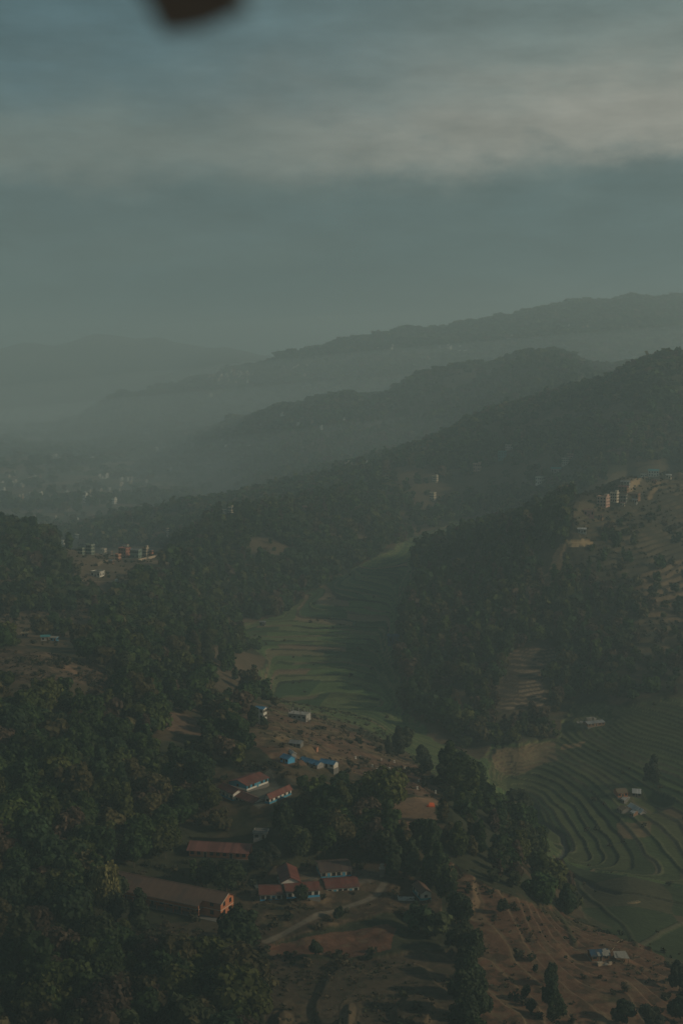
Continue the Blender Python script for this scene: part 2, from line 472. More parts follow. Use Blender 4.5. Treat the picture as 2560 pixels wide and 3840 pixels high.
def clearing(x, y):
    f = fbm(x, y, 150 * S, 4, 95, .6)
    return smooth(.02, .15, f) * smooth(540 * S, 760 * S, y) * smooth(2500 * S, 2200 * S, y) * np.where((x > .16 * y) & (y > 1350 * S), 0, 1) * np.where((x > .10 * y) & (x < .2 * y) & (y > 900 * S) & (y < 1350 * S), .3, 1)


def mask(poly):
    return inpoly(JU, JV, poly) & near


M = {k: mask(p) for k, p in dict(paddy=PADDY, flat=FLAT, fan=FAN, brownt=BROWNT, slope=SLOPE, court=COURT, hedged=HEDGED, bare=BARE, school=SCHOOL, yard=YARD, red=RED, rslope=RSLOPE, darkt=DARKT, patchy=PATCHY,
                                 left1=LEFT1, left2=LEFT2, left3=LEFT3, left4=LEFT4, clear1=CLEAR1, vill1=VILL1, vill1b=VILL1B, vill2=VILL2, scrub2=SCRUB2, terr2=TERR2, bench=BENCH, trail2=TRAIL2, midv=MIDV, dterr=DTERR, dvill=DVILL).items()}
# the hill in front of a hidden slope must not lend its cover to it
M['paddy'] &= (GY > 560 * S) | (GU > 1900)
LM = {}
for k, sp in dict(road=ROAD, stream=STREAM, pathl=PATH_L, pathv=PATH_V, pathv2=PATH_V2, ridge=RIDGE_T, sub=SUBRIDGE, bund1=BUND1, bund2=BUND2, bund3=BUND3, ditch=DITCH, pathl2=PATH_L2).items():
    LM[k] = line_mask(GX, GY, sp)

# heights: undulation, terraces, stream bed, pads
def blur(m, ny, nx):
    for ax, n in ((0, ny), (1, nx)):
        for _ in range(2):
            c = np.cumsum(np.concatenate([np.repeat(np.take(m, [0], ax), n + 1, ax), m, np.repeat(np.take(m, [-1], ax), n, ax)], ax), ax)
            k = m.shape[ax]
            m = (np.take(c, range(2 * n + 1, 2 * n + 1 + k), ax) - np.take(c, range(0, k), ax)) / (2 * n + 1)
    return m


reg = M['paddy'] & ~M['fan'] & ~M['flat'] & (GY > 790 * S)
w_ = np.clip(blur(reg.astype(float), 14, 9) * 2 - 1, 0, 1) * .95
GZ = GZ * (1 - w_) + S * (-204.5 + 20.5 * ((GY + .14 * GX) / S - 840) / 820) * w_
for reg, wgt in ((M['fan'], .85),):
    A_ = np.stack([np.ones(reg.sum()), GX[reg], GY[reg], GX[reg] * GY[reg] / 1000], 1)
    co = np.linalg.lstsq(A_, GZ[reg], rcond=None)[0]
    w_ = blur(reg.astype(float), 14, 9) * wgt
    w_ = np.where(w_ > wgt * .5, (w_ - wgt * .5) * 2, 0)
    GZ = GZ * (1 - w_) + (co[0] + co[1] * GX + co[2] * GY + co[3] * GX * GY / 1000) * w_
tier = (M['paddy'] | M['brownt'] | M['darkt'] | M['terr2'] | M['dterr'] | M['scrub2'] | M['rslope'])
und = fbm(GX, GY, 120 * S, 5, 21, 0.55)
amp = np.where(GY > 2300 * S, 9.0, 4.0) * (1 + GY / 6000)
soft_p = M['paddy'].astype(float)
GZ = GZ + und * amp * np.where(M['paddy'], 0.0, np.where(M['school'] | M['court'] | M['bare'], 0.25, 1.0))
GZ = GZ + fbm(GX, GY, 9, 3, 33) * np.where(near & ~tier & ~M['school'] & ~M['court'] & ~M['bare'], 1.1, 0.0)
wav = fbm(GX, GY, 55, 3, 41) * .9 + fbm(GX, GY, 170, 2, 44) * 3.2
STEP = np.where(M['brownt'], 1.35, np.where(M['darkt'], 1.7, np.where(M['terr2'] | M['dterr'] | M['scrub2'], 3.2, np.where(M['rslope'], 2.4, np.where(M['fan'], 1.0, 0.66)))))
hh = (GZ + np.where(M['fan'], 1.35, np.where(M['flat'], 0.25, np.where(M['brownt'] | M['terr2'] | M['dterr'], 0.5, np.where(M['scrub2'] | M['rslope'], 1.2, 0.6)))) * wav) / STEP
fl = np.floor(hh)
fr = hh - fl
newz = (fl + smooth(0.84, 0.99, fr)) * STEP - (hh * STEP - GZ)
lip = np.where((fr > 0.76) & (fr < 0.84), 0.15, 0.0)
GZ = np.where(tier & ~M['flat'], newz + lip, GZ)
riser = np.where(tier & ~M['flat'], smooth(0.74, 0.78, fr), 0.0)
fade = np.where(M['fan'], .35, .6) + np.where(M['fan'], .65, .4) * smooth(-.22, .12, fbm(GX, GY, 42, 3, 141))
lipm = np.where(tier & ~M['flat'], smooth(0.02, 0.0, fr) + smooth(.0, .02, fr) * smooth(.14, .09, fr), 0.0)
GZ = GZ - LM['stream'] * 1.3 + (LM['bund1'] + LM['bund2'] + LM['bund3']) * 0.5 - LM['ditch'] * 0.8
for (p, rad) in pad_pts:
    d = np.hypot(GX - p[0], GY - p[1])
    w = 1 - smooth(rad * 0.9, rad * 1.7, d)
    GZ = GZ * (1 - w) + p[2] * w

# colours: real ground colours by cover
C3 = lambda *c: np.array(c)
n1 = fbm(GX, GY, 30, 4, 51)
n2 = fbm(GX, GY, 7, 3, 61)
n3 = fbm(GX, GY, 200, 3, 71)


def mixc(a, b, w):
    return a * (1 - w[..., None]) + b * w[..., None]


alb = np.broadcast_to(C3(.040, .042, .022), GX.shape + (3,)).copy()
alb = mixc(alb, C3(.085, .062, .035), smooth(-.05, .35, n1 + n2 * .4))
alb = mixc(alb, C3(.115, .082, .046), clearing(GX, GY) * .85)
far_m = GY > 2300 * S
low = smooth(-215 * S, -245 * S, GZ) * smooth(2100 * S, 2500 * S, GY)
fieldn = fract_hash(np.floor(GX / 90 + n1 * 2), np.floor(GY / 160 + n3 * 3 + n1), 3)
plain_c = mixc(np.broadcast_to(C3(.16, .115, .075), alb.shape), C3(.07, .085, .045), smooth(.35, .65, fieldn))
plain_c = mixc(plain_c, C3(.21, .15, .10), smooth(.8, .9, fieldn))
stripe = smooth(.55, .75, vnoise(GX / 400, GY / 26, 8) + .5)
plain_c = mixc(plain_c, C3(.05, .055, .032), stripe * .7)
alb = mixc(alb, plain_c, low)
hill_far = far_m & (low < .5)
terr_far = smooth(.05, .25, n3 + .25 * n1) * hill_far
alb = mixc(alb, C3(.13, .10, .065), terr_far * .6)


def paint(m, c, w=1.0, var=.25):
    global alb
    mm = (m.astype(float) if m.dtype == bool else m) * w
    tone = (1 + var * (n1 * 1.2 + n2))[..., None]
    alb = mixc(alb, C3(*c) * tone, mm)


patch = smooth(-.12, .22, n1 + n2 * .6)
for k, c, w in (('left1', (.105, .07, .045), .9), ('left2', (.11, .08, .045), .6), ('left3', (.13, .09, .05), .7), ('left4', (.12, .085, .05), .8), ('vill1', (.16, .115, .07), .8), ('vill1b', (.13, .09, .055), .7), ('vill2', (.095, .074, .043), .85),
                ('scrub2', (.046, .042, .026), .9), ('terr2', (.085, .062, .038), .85), ('midv', (.12, .085, .05), .6), ('dterr', (.13, .10, .06), .7), ('dvill', (.10, .085, .05), .5), ('hedged', (.07, .06, .04), .8),
                ('darkt', (.075, .055, .034), .9), ('patchy', (.09, .065, .04), .7)):
    paint(M[k], c, w)
paint(M['slope'], (.14, .078, .048), .95)
paint(M['slope'], (.085, .085, .040), .75 * patch * M['slope'] * smooth(2790, 2680, GV) + .45 * M['slope'] * smooth(.1, .4, n1))
paint(M['clear1'], (.15, .095, .06), .95)
paint(M['school'], (.085, .058, .036), .9)
paint(M['school'], (.055, .055, .028), .7 * patch * M['school'] * smooth(3380, 3410, GV))
paint(M['yard'], (.10, .085, .065), .9, .12)
paint(M['court'], (.13, .12, .09), .95, .1)
paint(M['bare'], (.20, .125, .075), .95, .15)
paint(M['red'], (.15, .070, .042), .9)
paint(M['rslope'], (.150, .078, .045), .95)
paint(M['rslope'], (.055, .056, .026), .8 * smooth(-.02, .22, n1 + .5 * n3 + .35 * n2 - .06) * M['rslope'])
n4 = fbm(GX * 1.0 + GY * .5, GY * 1.0 - GX * .5, 4.0, 3, 161)
paint(smooth(.12, .3, n4 + .3 * n1) * (M['rslope'] | M['slope'] | M['school'] | M['red'] | M['left1']), (.17, .115, .065), .6)
paint(smooth(.10, .28, -n4 + .3 * n1) * (M['rslope'] | M['slope'] | M['school'] | M['darkt'] | M['left1']), (.042, .038, .022), .6)
rows = smooth(.72, .95, np.sin((GX + GY * .25 + n1 * 14) * .8) * .5 + .5) * M['rslope'] * smooth(3480, 3560, GV) * smooth(2120, 2050, GU)
paint(rows, (.15, .11, .06), .6)
paint(M['brownt'], (.060, .046, .032), .95)
# paddies: every terrace its own tone
tone = fract_hash(fl, np.floor((GX + n3 * 30 + fract_hash(fl, fl * 0, 19) * 70) / (28 + 40 * fract_hash(fl, fl * 0, 20))), 12)
grn = mixc(np.broadcast_to(C3(.075, .105, .036), alb.shape), C3(.036, .062, .024), smooth(.2, .45, tone))
grn = mixc(grn, C3(.095, .110, .042), smooth(.62, .72, tone))
grn = mixc(grn, C3(.15, .105, .060), smooth(.86, .95, tone) * smooth(2700, 2620, GV) + smooth(.90, .97, tone) * (GV > 2700))
olive = M['fan'] * smooth(-.2, .3, n3)
grn = mixc(grn, C3(.080, .082, .034), olive * .5) * np.where(M['fan'], .85, 1.3)[..., None]
grn = grn * (1 + .25 * n2 + .2 * n1)[..., None]
alb = mixc(alb, grn, M['paddy'].astype(float))
fc = fract_hash(np.floor(GX / 42 + n3 * 1.5), np.floor(GY / 60 + n3 * 1.2 + GX / 300), 77)
flat_c = mixc(np.broadcast_to(C3(.075, .070, .036), alb.shape), C3(.045, .060, .026), smooth(.35, .5, fc))
flat_c = mixc(flat_c, C3(.13, .088, .052), smooth(.8, .86, fc))
flat_c = flat_c * (1 + .2 * n2 + .2 * n1)[..., None]
alb = mixc(alb, flat_c, M['flat'].astype(float))
knoll = inpoly(JU, JV, [(1830, 2815), (1960, 2790), (2080, 2780), (2090, 2850), (1900, 2870), (1850, 2860)]) & near
paint(knoll, (.16, .11, .062), .85)
paint(inpoly(JU, JV, [(2105, 2790), (2200, 2770), (2190, 2800), (2110, 2810)]) & near, (.26, .16, .08), .8)
paint(inpoly(JU, JV, [(2320, 3105), (2440, 3105), (2430, 3150), (2340, 3145)]) & near, (.20, .125, .07), .7)
paint(inpoly(JU, JV, [(1975, 3150), (2045, 3125), (2050, 3150), (2000, 3200)]) & near, (.15, .095, .06), .8)
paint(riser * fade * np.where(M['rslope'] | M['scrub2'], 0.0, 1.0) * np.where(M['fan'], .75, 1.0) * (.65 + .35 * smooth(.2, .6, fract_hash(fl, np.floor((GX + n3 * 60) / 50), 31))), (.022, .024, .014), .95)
paint(lipm * M['paddy'] * smooth(.1, .5, fract_hash(fl, np.floor((GX + n3 * 60) / 38), 25)), (.17, .165, .075), .75)
dry = smooth(.55, .8, fract_hash(fl, np.floor((GX + n3 * 60) / 30), 5)) * riser * M['paddy']
paint(dry, (.16, .125, .07), .8)
paint(riser * M['brownt'], (.20, .145, .09), .85)
paint(riser * (M['darkt'] | M['terr2'] | M['dterr']), (.15, .105, .06), .6)
paint(riser * M['scrub2'] * smooth(-.1, .2, n1), (.12, .088, .05), .5)
paint(riser * M['rslope'], (.16, .115, .065), .65)
paint(M['bench'], (.33, .23, .12), .95)
paint(M['trail2'], (.19, .125, .07), .85)
for k, c, w in (('pathl', (.22, .15, .09), .8), ('pathv', (.30, .21, .12), .85), ('pathv2', (.32, .23, .14), .9), ('ridge', (.30, .21, .115), .9), ('sub', (.25, .17, .09), .6), ('bund1', (.06, .06, .03), .8), ('bund2', (.05, .055, .028), .8), ('bund3', (.15, .12, .075), .45),
                ('ditch', (.05, .035, .022), .8), ('pathl2', (.24, .145, .085), .85), ('stream', (.055, .055, .045), .9), ('road', (.18, .148, .105), .9)):
    paint(LM[k], c, w, .15)
alb = np.clip(alb, .005, .8)


def mesh_np(name, verts, quads, mat, color=None, smooth_shade=False, mat_idx=None):
    me = bpy.data.meshes.new(name)
    nv, nf = len(verts), len(quads)
    k = quads.shape[1]
    me.vertices.add(nv)
    me.vertices.foreach_set('co', np.ascontiguousarray(verts, np.float32).ravel())
    me.loops.add(nf * k)
    me.loops.foreach_set('vertex_index', np.ascontiguousarray(quads, np.int32).ravel())
    me.polygons.add(nf)
    me.polygons.foreach_set('loop_start', np.arange(0, nf * k, k, dtype=np.int32))
    if mat_idx is not None:
        me.polygons.foreach_set('material_index', np.ascontiguousarray(mat_idx, np.int32))
    if color is not None:
        at = me.color_attributes.new('tint', 'FLOAT_COLOR', 'POINT')
        c4 = np.ones((nv, 4), np.float32)
        c4[:, :3] = color
        at.data.foreach_set('color', c4.ravel())
    me.update(calc_edges=True)
    me.polygons.foreach_set('use_smooth', np.full(nf, smooth_shade))
    for m in (mat if isinstance(mat, (list, tuple)) else [mat]):
        me.materials.append(m)
    return me


# ------------------------------------------------------------------ materials
def new_mat(name):
    m = bpy.data.materials.new(name)
    m.use_nodes = True
    return m, m.node_tree, m.node_tree.nodes['Principled BSDF']


def surf(name, col, rough=.85, var=.18, scale=.6, stripe=None, metallic=0.0, worn=None):
    """matte surface with blotchy variation; stripe=(axis, period, depth) draws corrugation or courses"""
    m, t, b = new_mat(name)
    L = t.links
    tc = N(t, 'ShaderNodeTexCoord')
    nz = N(t, 'ShaderNodeTexNoise')
    nz.inputs['Scale'].default_value = scale
    nz.inputs['Detail'].default_value = 5
    L.new(tc.outputs['Object'], nz.inputs['Vector'])
    f = math_node(t, 'MULTIPLY_ADD', nz.outputs['Fac'], var * 2, 1 - var)
    if stripe:
        sp = N(t, 'ShaderNodeSeparateXYZ')
        L.new(tc.outputs['Object'], sp.inputs[0])
        a = math_node(t, 'DIVIDE', sp.outputs['XYZ'.index(stripe[0])], stripe[1])
        fl_ = math_node(t, 'FLOOR', a)
        wn = N(t, 'ShaderNodeTexWhiteNoise', noise_dimensions='1D')
        L.new(fl_, wn.inputs['W'])
        g = math_node(t, 'MULTIPLY_ADD', wn.outputs['Value'], stripe[2], 1 - stripe[2] / 2)
        f = math_node(t, 'MULTIPLY', f, g)
    v = N(t, 'ShaderNodeVectorMath', operation='SCALE')
    v.inputs[0].default_value = col
    L.new(f, v.inputs['Scale'])
    src = v.outputs[0]
    if worn:
        n2_ = N(t, 'ShaderNodeTexNoise')
        n2_.inputs['Scale'].default_value = worn[1]
        n2_.inputs['Detail'].default_value = 3
        L.new(tc.outputs['Object'], n2_.inputs['Vector'])
        rp = N(t, 'ShaderNodeMapRange')
        rp.inputs['From Min'].default_value = .52
        rp.inputs['From Max'].default_value = .62
        L.new(n2_.outputs['Fac'], rp.inputs['Value'])
        mx = N(t, 'ShaderNodeMix', data_type='RGBA')
        L.new(rp.outputs[0], mx.inputs['Factor'])
        L.new(src, mx.inputs['A'])
        mx.inputs['B'].default_value = (*worn[0], 1)
        src = mx.outputs['Result']
    L.new(src, b.inputs['Base Color'])
    b.inputs['Roughness'].default_value = rough
    b.inputs['Metallic'].default_value = metallic
    b.inputs['Specular IOR Level'].default_value = .25
    return m


def ground_mat():
    m, t, b = new_mat('ground_cover')
    L = t.links
    at = N(t, 'ShaderNodeAttribute', attribute_name='tint')
    geo = N(t, 'ShaderNodeNewGeometry')
    n_a = N(t, 'ShaderNodeTexNoise')
    n_a.inputs['Scale'].default_value = .35
    n_a.inputs['Detail'].default_value = 8
    n_a.inputs['Roughness'].default_value = .65
    L.new(geo.outputs['Position'], n_a.inputs['Vector'])
    f = math_node(t, 'MULTIPLY_ADD', n_a.outputs['Fac'], 1.3, .35)
    v = N(t, 'ShaderNodeVectorMath', operation='SCALE')
    L.new(at.outputs['Color'], v.inputs[0])
    L.new(f, v.inputs['Scale'])
    L.new(v.outputs[0], b.inputs['Base Color'])
    bp = N(t, 'ShaderNodeBump')
    bp.inputs['Strength'].default_value = .8
    bp.inputs['Distance'].default_value = .6
    L.new(n_a.outputs['Fac'], bp.inputs['Height'])
    L.new(bp.outputs[0], b.inputs['Normal'])
    b.inputs['Roughness'].default_value = .95
    b.inputs['Specular IOR Level'].default_value = .1
    return m


def leaf_mat(name, source):
    m, t, b = new_mat(name)
    L = t.links
    if source == 'object':
        s = N(t, 'ShaderNodeObjectInfo').outputs['Color']
    else:
        s = N(t, 'ShaderNodeAttribute', attribute_name='tint').outputs['Color']
    geo = N(t, 'ShaderNodeNewGeometry')
    nz = N(t, 'ShaderNodeTexNoise')
    nz.inputs['Scale'].default_value = .55
    nz.inputs['Detail'].default_value = 2
    L.new(geo.outputs['Position'], nz.inputs['Vector'])
    f = math_node(t, 'MULTIPLY_ADD', nz.outputs['Fac'], 1.0, .35)
    f2 = math_node(t, 'MULTIPLY', f, math_node(t, 'MULTIPLY_ADD', geo.outputs['Random Per Island'], .8, .6))
    v = N(t, 'ShaderNodeVectorMath', operation='SCALE')
    L.new(s, v.inputs[0])
    L.new(f2, v.inputs['Scale'])
    L.new(v.outputs[0], b.inputs['Base Color'])
    b.inputs['Roughness'].default_value = .7
    b.inputs['Specular IOR Level'].default_value = .2
    tr = N(t, 'ShaderNodeBsdfTranslucent')
    L.new(v.outputs[0], tr.inputs['Color'])
    ms = N(t, 'ShaderNodeMixShader')
    ms.inputs[0].default_value = .32
    L.new(b.outputs[0], ms.inputs[1])
    L.new(tr.outputs[0], ms.inputs[2])
    L.new(ms.outputs[0], t.nodes['Material Output'].inputs['Surface'])
    return m


MAT = dict(
    ground=ground_mat(), leaf=leaf_mat('crown_leaves', 'object'), forest=leaf_mat('forest_leaves', 'attr'),
    bark=surf('bark', (.09, .07, .05), .9, .3, 2.0),
    brick=surf('red_brick', (.42, .155, .075), .9, .2, .8, ('Z', .3, .12)),
    brown_roof=surf('brown_tin_roof', (.155, .090, .060), .6, .3, .25, ('X', .9, .12), worn=((.115, .075, .055), .12)),
    red_roof=surf('red_tin_roof', (.155, .050, .034), .6, .25, .3, ('X', 1.0, .35), worn=((.12, .058, .044), .25)),
    shaded_roof=surf('shaded_brown_roof', (.085, .055, .042), .7, .25, .3, ('X', 1.2, .4)),  # brown roof with the grove's shade put into its colour
    rust_roof=surf('rusty_red_roof', (.17, .07, .055), .65, .25, .3, ('X', 1.2, .5)),
    blue_roof=surf('blue_tin_roof', (.07, .21, .34), .55, .2, .4, ('X', .9, .3)),
    dark_blue=surf('dull_blue_roof', (.035, .085, .145), .6, .3, .4, ('X', .8, .6), worn=((.06, .07, .08), .6)),
    teal=surf('teal_paint', (.06, .22, .23), .7, .15),
    blue_wall=surf('blue_paint', (.055, .24, .34), .75, .15),
    bright_blue=surf('bright_blue_paint', (.07, .31, .50), .75, .12),
    white=surf('white_paint', (.60, .57, .49), .8, .12, worn=((.52, .47, .38), .35)),
    cream=surf('cream_paint', (.50, .43, .32), .8, .14),
    pink=surf('pink_paint', (.46, .28, .21), .8, .12),
    rose=surf('dull_rose_paint', (.30, .16, .14), .8, .15),
    orange=surf('orange_paint', (.46, .20, .11), .8, .15),
    redp=surf('red_paint', (.32, .14, .10), .8, .15),
    green=surf('green_paint', (.17, .22, .17), .8, .15),
    concrete=surf('raw_concrete', (.34, .32, .28), .9, .2, .7, worn=((.24, .22, .19), .5)),
    dark_conc=surf('stained_concrete', (.16, .15, .13), .9, .25, .6),
    pale_stone=surf('pale_stone', (.42, .33, .23), .9, .3, .8),
    tin=surf('bare_tin', (.52, .50, .46), .45, .2, .4, ('X', .9, .45), .3),
    grey_tin=surf('grey_tin', (.20, .205, .20), .55, .25, .4, ('X', .9, .4)),
    thatch=surf('dry_thatch', (.16, .115, .07), .95, .35, 1.2),
    mud=surf('mud_wall', (.21, .115, .065), .95, .25, .8),
    glass=surf('dark_pane', (.018, .022, .025), .25, .1),
    wood=surf('dark_wood', (.07, .045, .028), .85, .25, 1.5),
    trim=surf('pale_trim', (.50, .44, .34), .8, .15),
    junk=surf('sun_bleached_sheet', (.27, .25, .21), .8, .3, 1.0),
    straw=surf('pale_straw', (.40, .30, .17), .95, .3, 1.0),
    vermil=surf('orange_plastic', (.70, .13, .04), .6, .1),
    blade=surf('blade_paint', (.10, .065, .052), .55, .2, 2.0),
    strip=surf('worn_metal_strip', (.20, .20, .19), .4, .2, 3.0, None, .5),
)


def far_surf(name, a, b_):
    return surf(name, a, .85, .15, .3)


FARM = [surf('far_white_wall', (.76, .72, .62), .85, .15, .2), surf('far_cream_wall', (.46, .38, .28), .85, .15, .2), surf('far_brick_wall', (.36, .19, .12), .85, .15, .2), surf('far_grey_wall', (.38, .37, .34), .85, .15, .2)]


def link(o, parent=None):
    COL.objects.link(o)
    if parent:
        o.parent = parent
    return o


def tag(o, label, cat, group=None, kind=None):
    if label:
        o['label'] = label
    if cat:
        o['category'] = cat
    if group:
        o['group'] = group
    if kind:
        o['kind'] = kind
    return o


# ------------------------------------------------------------------ terrain mesh
def build_terrain():
    vi = np.arange(NL * NA).reshape(NL, NA)
    q = np.stack([vi[:-1, :-1], vi[:-1, 1:], vi[1:, 1:], vi[1:, :-1]], -1).reshape(-1, 4)
    v = np.stack([GX, GY, GZ], -1).reshape(-1, 3)
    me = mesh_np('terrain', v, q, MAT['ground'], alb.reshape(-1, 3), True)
    o = link(bpy.data.objects.new('terrain', me))
    tag(o, 'hilly ground with terraced paddies, brown slopes and a far plain', 'terrain', None, 'structure')


build_terrain()


# ------------------------------------------------------------------ trees
def crown_quads(kind, nq, size, seed, H_=12.0, Rr=4.6):
    """leaf clumps spread over a cluster of lobes; returns (nq,4,3)"""
    g = np.random.default_rng(seed)
    lobes = []
    if kind == 'tall':
        nl = 11
        for k in range(nl):
            f = (k + .5) / nl
            rad = Rr * (.55 + .45 * math.sin(math.pi * min(1, f * 1.1 + .12))) * g.uniform(.55, .8)
            off = Rr * .5 * (1 - abs(f - .4))
            th = g.uniform(0, 6.28)
            lobes.append((off * math.cos(th), off * math.sin(th), H_ * (.14 + .80 * f), rad, rad, rad * g.uniform(.9, 1.4)))
    else:
        nl = int(g.integers(9, 21)) if kind == 'broad' else 7
        for k in range(nl):
            th = g.uniform(0, 6.28)
            f = g.random()
            zz = .30 + .56 * f
            rr = Rr * math.sqrt(max(.05, 1 - ((zz - .5) / .55) ** 2)) * g.uniform(.35, .78)
            rad = Rr * g.uniform(.20, .54)
            lobes.append((rr * math.cos(th), rr * math.sin(th), H_ * zz, rad, rad, rad * g.uniform(.7, .95)))
        lobes.append((0, 0, H_ * .55, Rr * .6, Rr * .6, H_ * .32))
    lobes = np.array(lobes)
    w = lobes[:, 3] ** 2
    li = g.choice(len(lobes), nq * 2, p=w / w.sum())
    d = g.normal(size=(nq * 2, 3))
    d /= np.linalg.norm(d, axis=1)[:, None]
    rad = g.uniform(.66, 1.16, nq * 2)[:, None]
    p = lobes[li, :3] + d * lobes[li, 3:] * rad
    # drop most of what lies deep inside another lobe
    deep = np.zeros(len(p), bool)
    for lb in lobes:
        deep |= (((p - lb[:3]) / lb[3:]) ** 2).sum(1) < .5
    keep = ~deep | (g.random(len(p)) < .12)
    keep &= p[:, 2] > H_ * .10
    p, d = p[keep][:nq], d[keep][:nq]
    m = len(p)
    nrm = d * 1.0 + g.normal(size=(m, 3)) * .36 + np.array([0, 0, .1])
    nrm /= np.linalg.norm(nrm, axis=1)[:, None]
    ref = g.normal(size=(m, 3))
    t1 = np.cross(nrm, ref)
    t1 /= np.linalg.norm(t1, axis=1)[:, None]
    t2 = np.cross(nrm, t1)
    s = size * g.uniform(.6, 1.35, (m, 1))
    t1 *= s
    t2 *= s * g.uniform(.6, 1.1, (m, 1))
    sk = g.uniform(-.4, .4, (m, 1))
    return np.stack([p - t1 - t2 * (1 + sk), p + t1 * (1 - sk) - t2, p + t1 + t2 * (1 + sk), p - t1 * (1 - sk) + t2], 1)


def trunk_mesh(name, h, r, seed):
    g = random.Random(seed)
    vs_, fs = [], []

    def tube(p0, p1, r0, r1, n=7):
        p0, p1 = Vector(p0), Vector(p1)
        q = (p1 - p0).to_track_quat('Z', 'Y')
        b = len(vs_)
        for p, rr in ((p0, r0), (p1, r1)):
            for k in range(n):
                vs_.append(p + q @ Vector((rr * math.cos(k * 6.283 / n), rr * math.sin(k * 6.283 / n), 0)))
        for k in range(n):
            fs.append((b + k, b + (k + 1) % n, b + n + (k + 1) % n, b + n + k))
    mid = (g.uniform(-.2, .2), g.uniform(-.2, .2), h * .35)
    tube((0, 0, -1.2), mid, r, r * .75)
    tube(mid, (g.uniform(-.5, .5), g.uniform(-.5, .5), h * .72), r * .75, r * .3)
    for k in range(4):
        th = k * 1.57 + g.uniform(-.5, .5)
        z0 = h * g.uniform(.3, .5)
        tube((mid[0], mid[1], z0), (h * .2 * math.cos(th), h * .2 * math.sin(th), z0 + h * .22), r * .4, r * .15, 5)
    me = bpy.data.meshes.new(name)
    me.from_pydata(vs_, [], fs)
    me.materials.append(MAT['bark'])
    return me


PROTO = []       # (kind, crown mesh, trunk mesh, H, R)
SPEC = [('broad', 15, 6.2), ('broad', 13.5, 6.8), ('broad', 17, 6.0), ('broad', 12.5, 5.6), ('broad', 16, 7.2), ('tall', 19, 3.7), ('tall', 18, 4.2), ('tall', 21, 4.0), ('tall', 16.5, 3.3)]
LOD = {}
for i, (k, h, r) in enumerate(SPEC):
    q = crown_quads(k, 1900, .52, 100 + i, h, r)
    me = mesh_np('crown', q.reshape(-1, 3), np.arange(len(q) * 4).reshape(-1, 4), MAT['leaf'])
    PROTO.append((k, me, trunk_mesh('trunk', h, .26 if k == 'broad' else .2, i), h, r))
    for lv, (nq, sz) in enumerate(((420, .95), (150, 1.5), (44, 2.6), (14, 4.2))):
        LOD[(i, lv)] = crown_quads(k, nq, sz, 300 + i, h, r)

GAP = [(930, 2600), (1200, 2640), (1400, 2700), (1560, 2840), (1660, 2940), (1660, 3010), (1550, 2930), (1400, 2830), (1200, 2700)]
DENS = [(PADDY, .0), (GAP, .05), (SLOPE, .01), (COURT, 0), (HEDGED, .05), (BARE, 0), (RED, 0), (RSLOPE, .006), (DARKT, .05), (PATCHY, .35), (LEFT1, .03), (LEFT2, .25), (LEFT3, .15), (LEFT4, .35), (CLEAR1, 0), (VILL1, .04), (VILL1B, .25), (VILL2, .03),
        (SCRUB2, .6), (TERR2, .35), (BENCH, 0), (TRAIL2, 0), (BROWNT, .0), (MIDV, .4), (DTERR, .25), (DVILL, .5), (SCHOOL, 0), (YARD, 0), ([(1640, 2990), (1850, 3040), (1910, 3150), (2050, 3290), (2060, 3390), (1990, 3400), (1850, 3340), (1700, 3240), (1630, 3120)], .55), ([(1560, 2880), (1740, 2960), (1740, 3080), (1640, 3080)], .18), ([(1500, 3110), (1640, 3080), (1760, 3260), (1650, 3300), (1560, 3240)], .4)]
TALLZONE = [[(1640, 2990), (1850, 3040), (1910, 3150), (2050, 3290), (2060, 3390), (1990, 3400), (1850, 3340), (1700, 3240), (1630, 3120)], [(1300, 2900), (1640, 2900), (1700, 3400), (1380, 3260)], [(1530, 2020), (2300, 1950), (2300, 2600), (1900, 2780), (1500, 2650)],
            [(500, 2000), (1000, 1880), (1000, 2500), (700, 2550)]]
PROTECT = [(590, 885, 3325, 3450, 480 * S), (480, 600, 3275, 3320, 450 * S), (715, 945, 3150, 3205, 520 * S), (965, 1340, 3240, 3390, 470 * S), (880, 1095, 2890, 3035, 560 * S), (840, 900, 2930, 2975, 560 * S), (1556, 1630, 3330, 3380, 440 * S),
           (1060, 1275, 2800, 2885, 640 * S), (1075, 1160, 2630, 2705, 760 * S), (950, 1003, 2640, 2700, 740 * S), (2200, 2350, 3530, 3630, 440 * S), (2300, 2445, 2950, 3065, 700 * S), (2160, 2265, 2690, 2725, 800 * S)]
SLOPE_OPEN = [(960, 2650), (1200, 2640), (1400, 2790), (1550, 2870), (1630, 2960), (1600, 2990), (1460, 2950), (1340, 2890), (1270, 2870), (1130, 2870), (1020, 2800), (900, 2720)]
BARE_OPEN = [(1480, 3020), (1560, 3005), (1620, 3000), (1635, 3060), (1560, 3065), (1490, 3070)]
ROAD_OPEN = [(990, 3530), (1250, 3410), (1440, 3300), (1460, 3320), (1380, 3400), (1470, 3470), (1300, 3560), (1060, 3580)]
PADDY_OPEN = [(1240, 2200), (1420, 2140), (1490, 2180), (1490, 2250), (1460, 2330), (1455, 2500), (1470, 2620), (1300, 2660), (1080, 2600), (1000, 2560), (1050, 2480), (930, 2400), (960, 2360), (1080, 2320)]
RIGHTFIELD = [(1850, 2940), (2010, 3040), (2080, 3200), (2200, 3400), (2320, 3430), (2330, 3100), (2100, 2940)]
KEEP_OUT = []                                  # (x, y, r) circles of buildings

HIDE = np.maximum.accumulate(GZ / GY, 0)       # highest elevation up to each distance


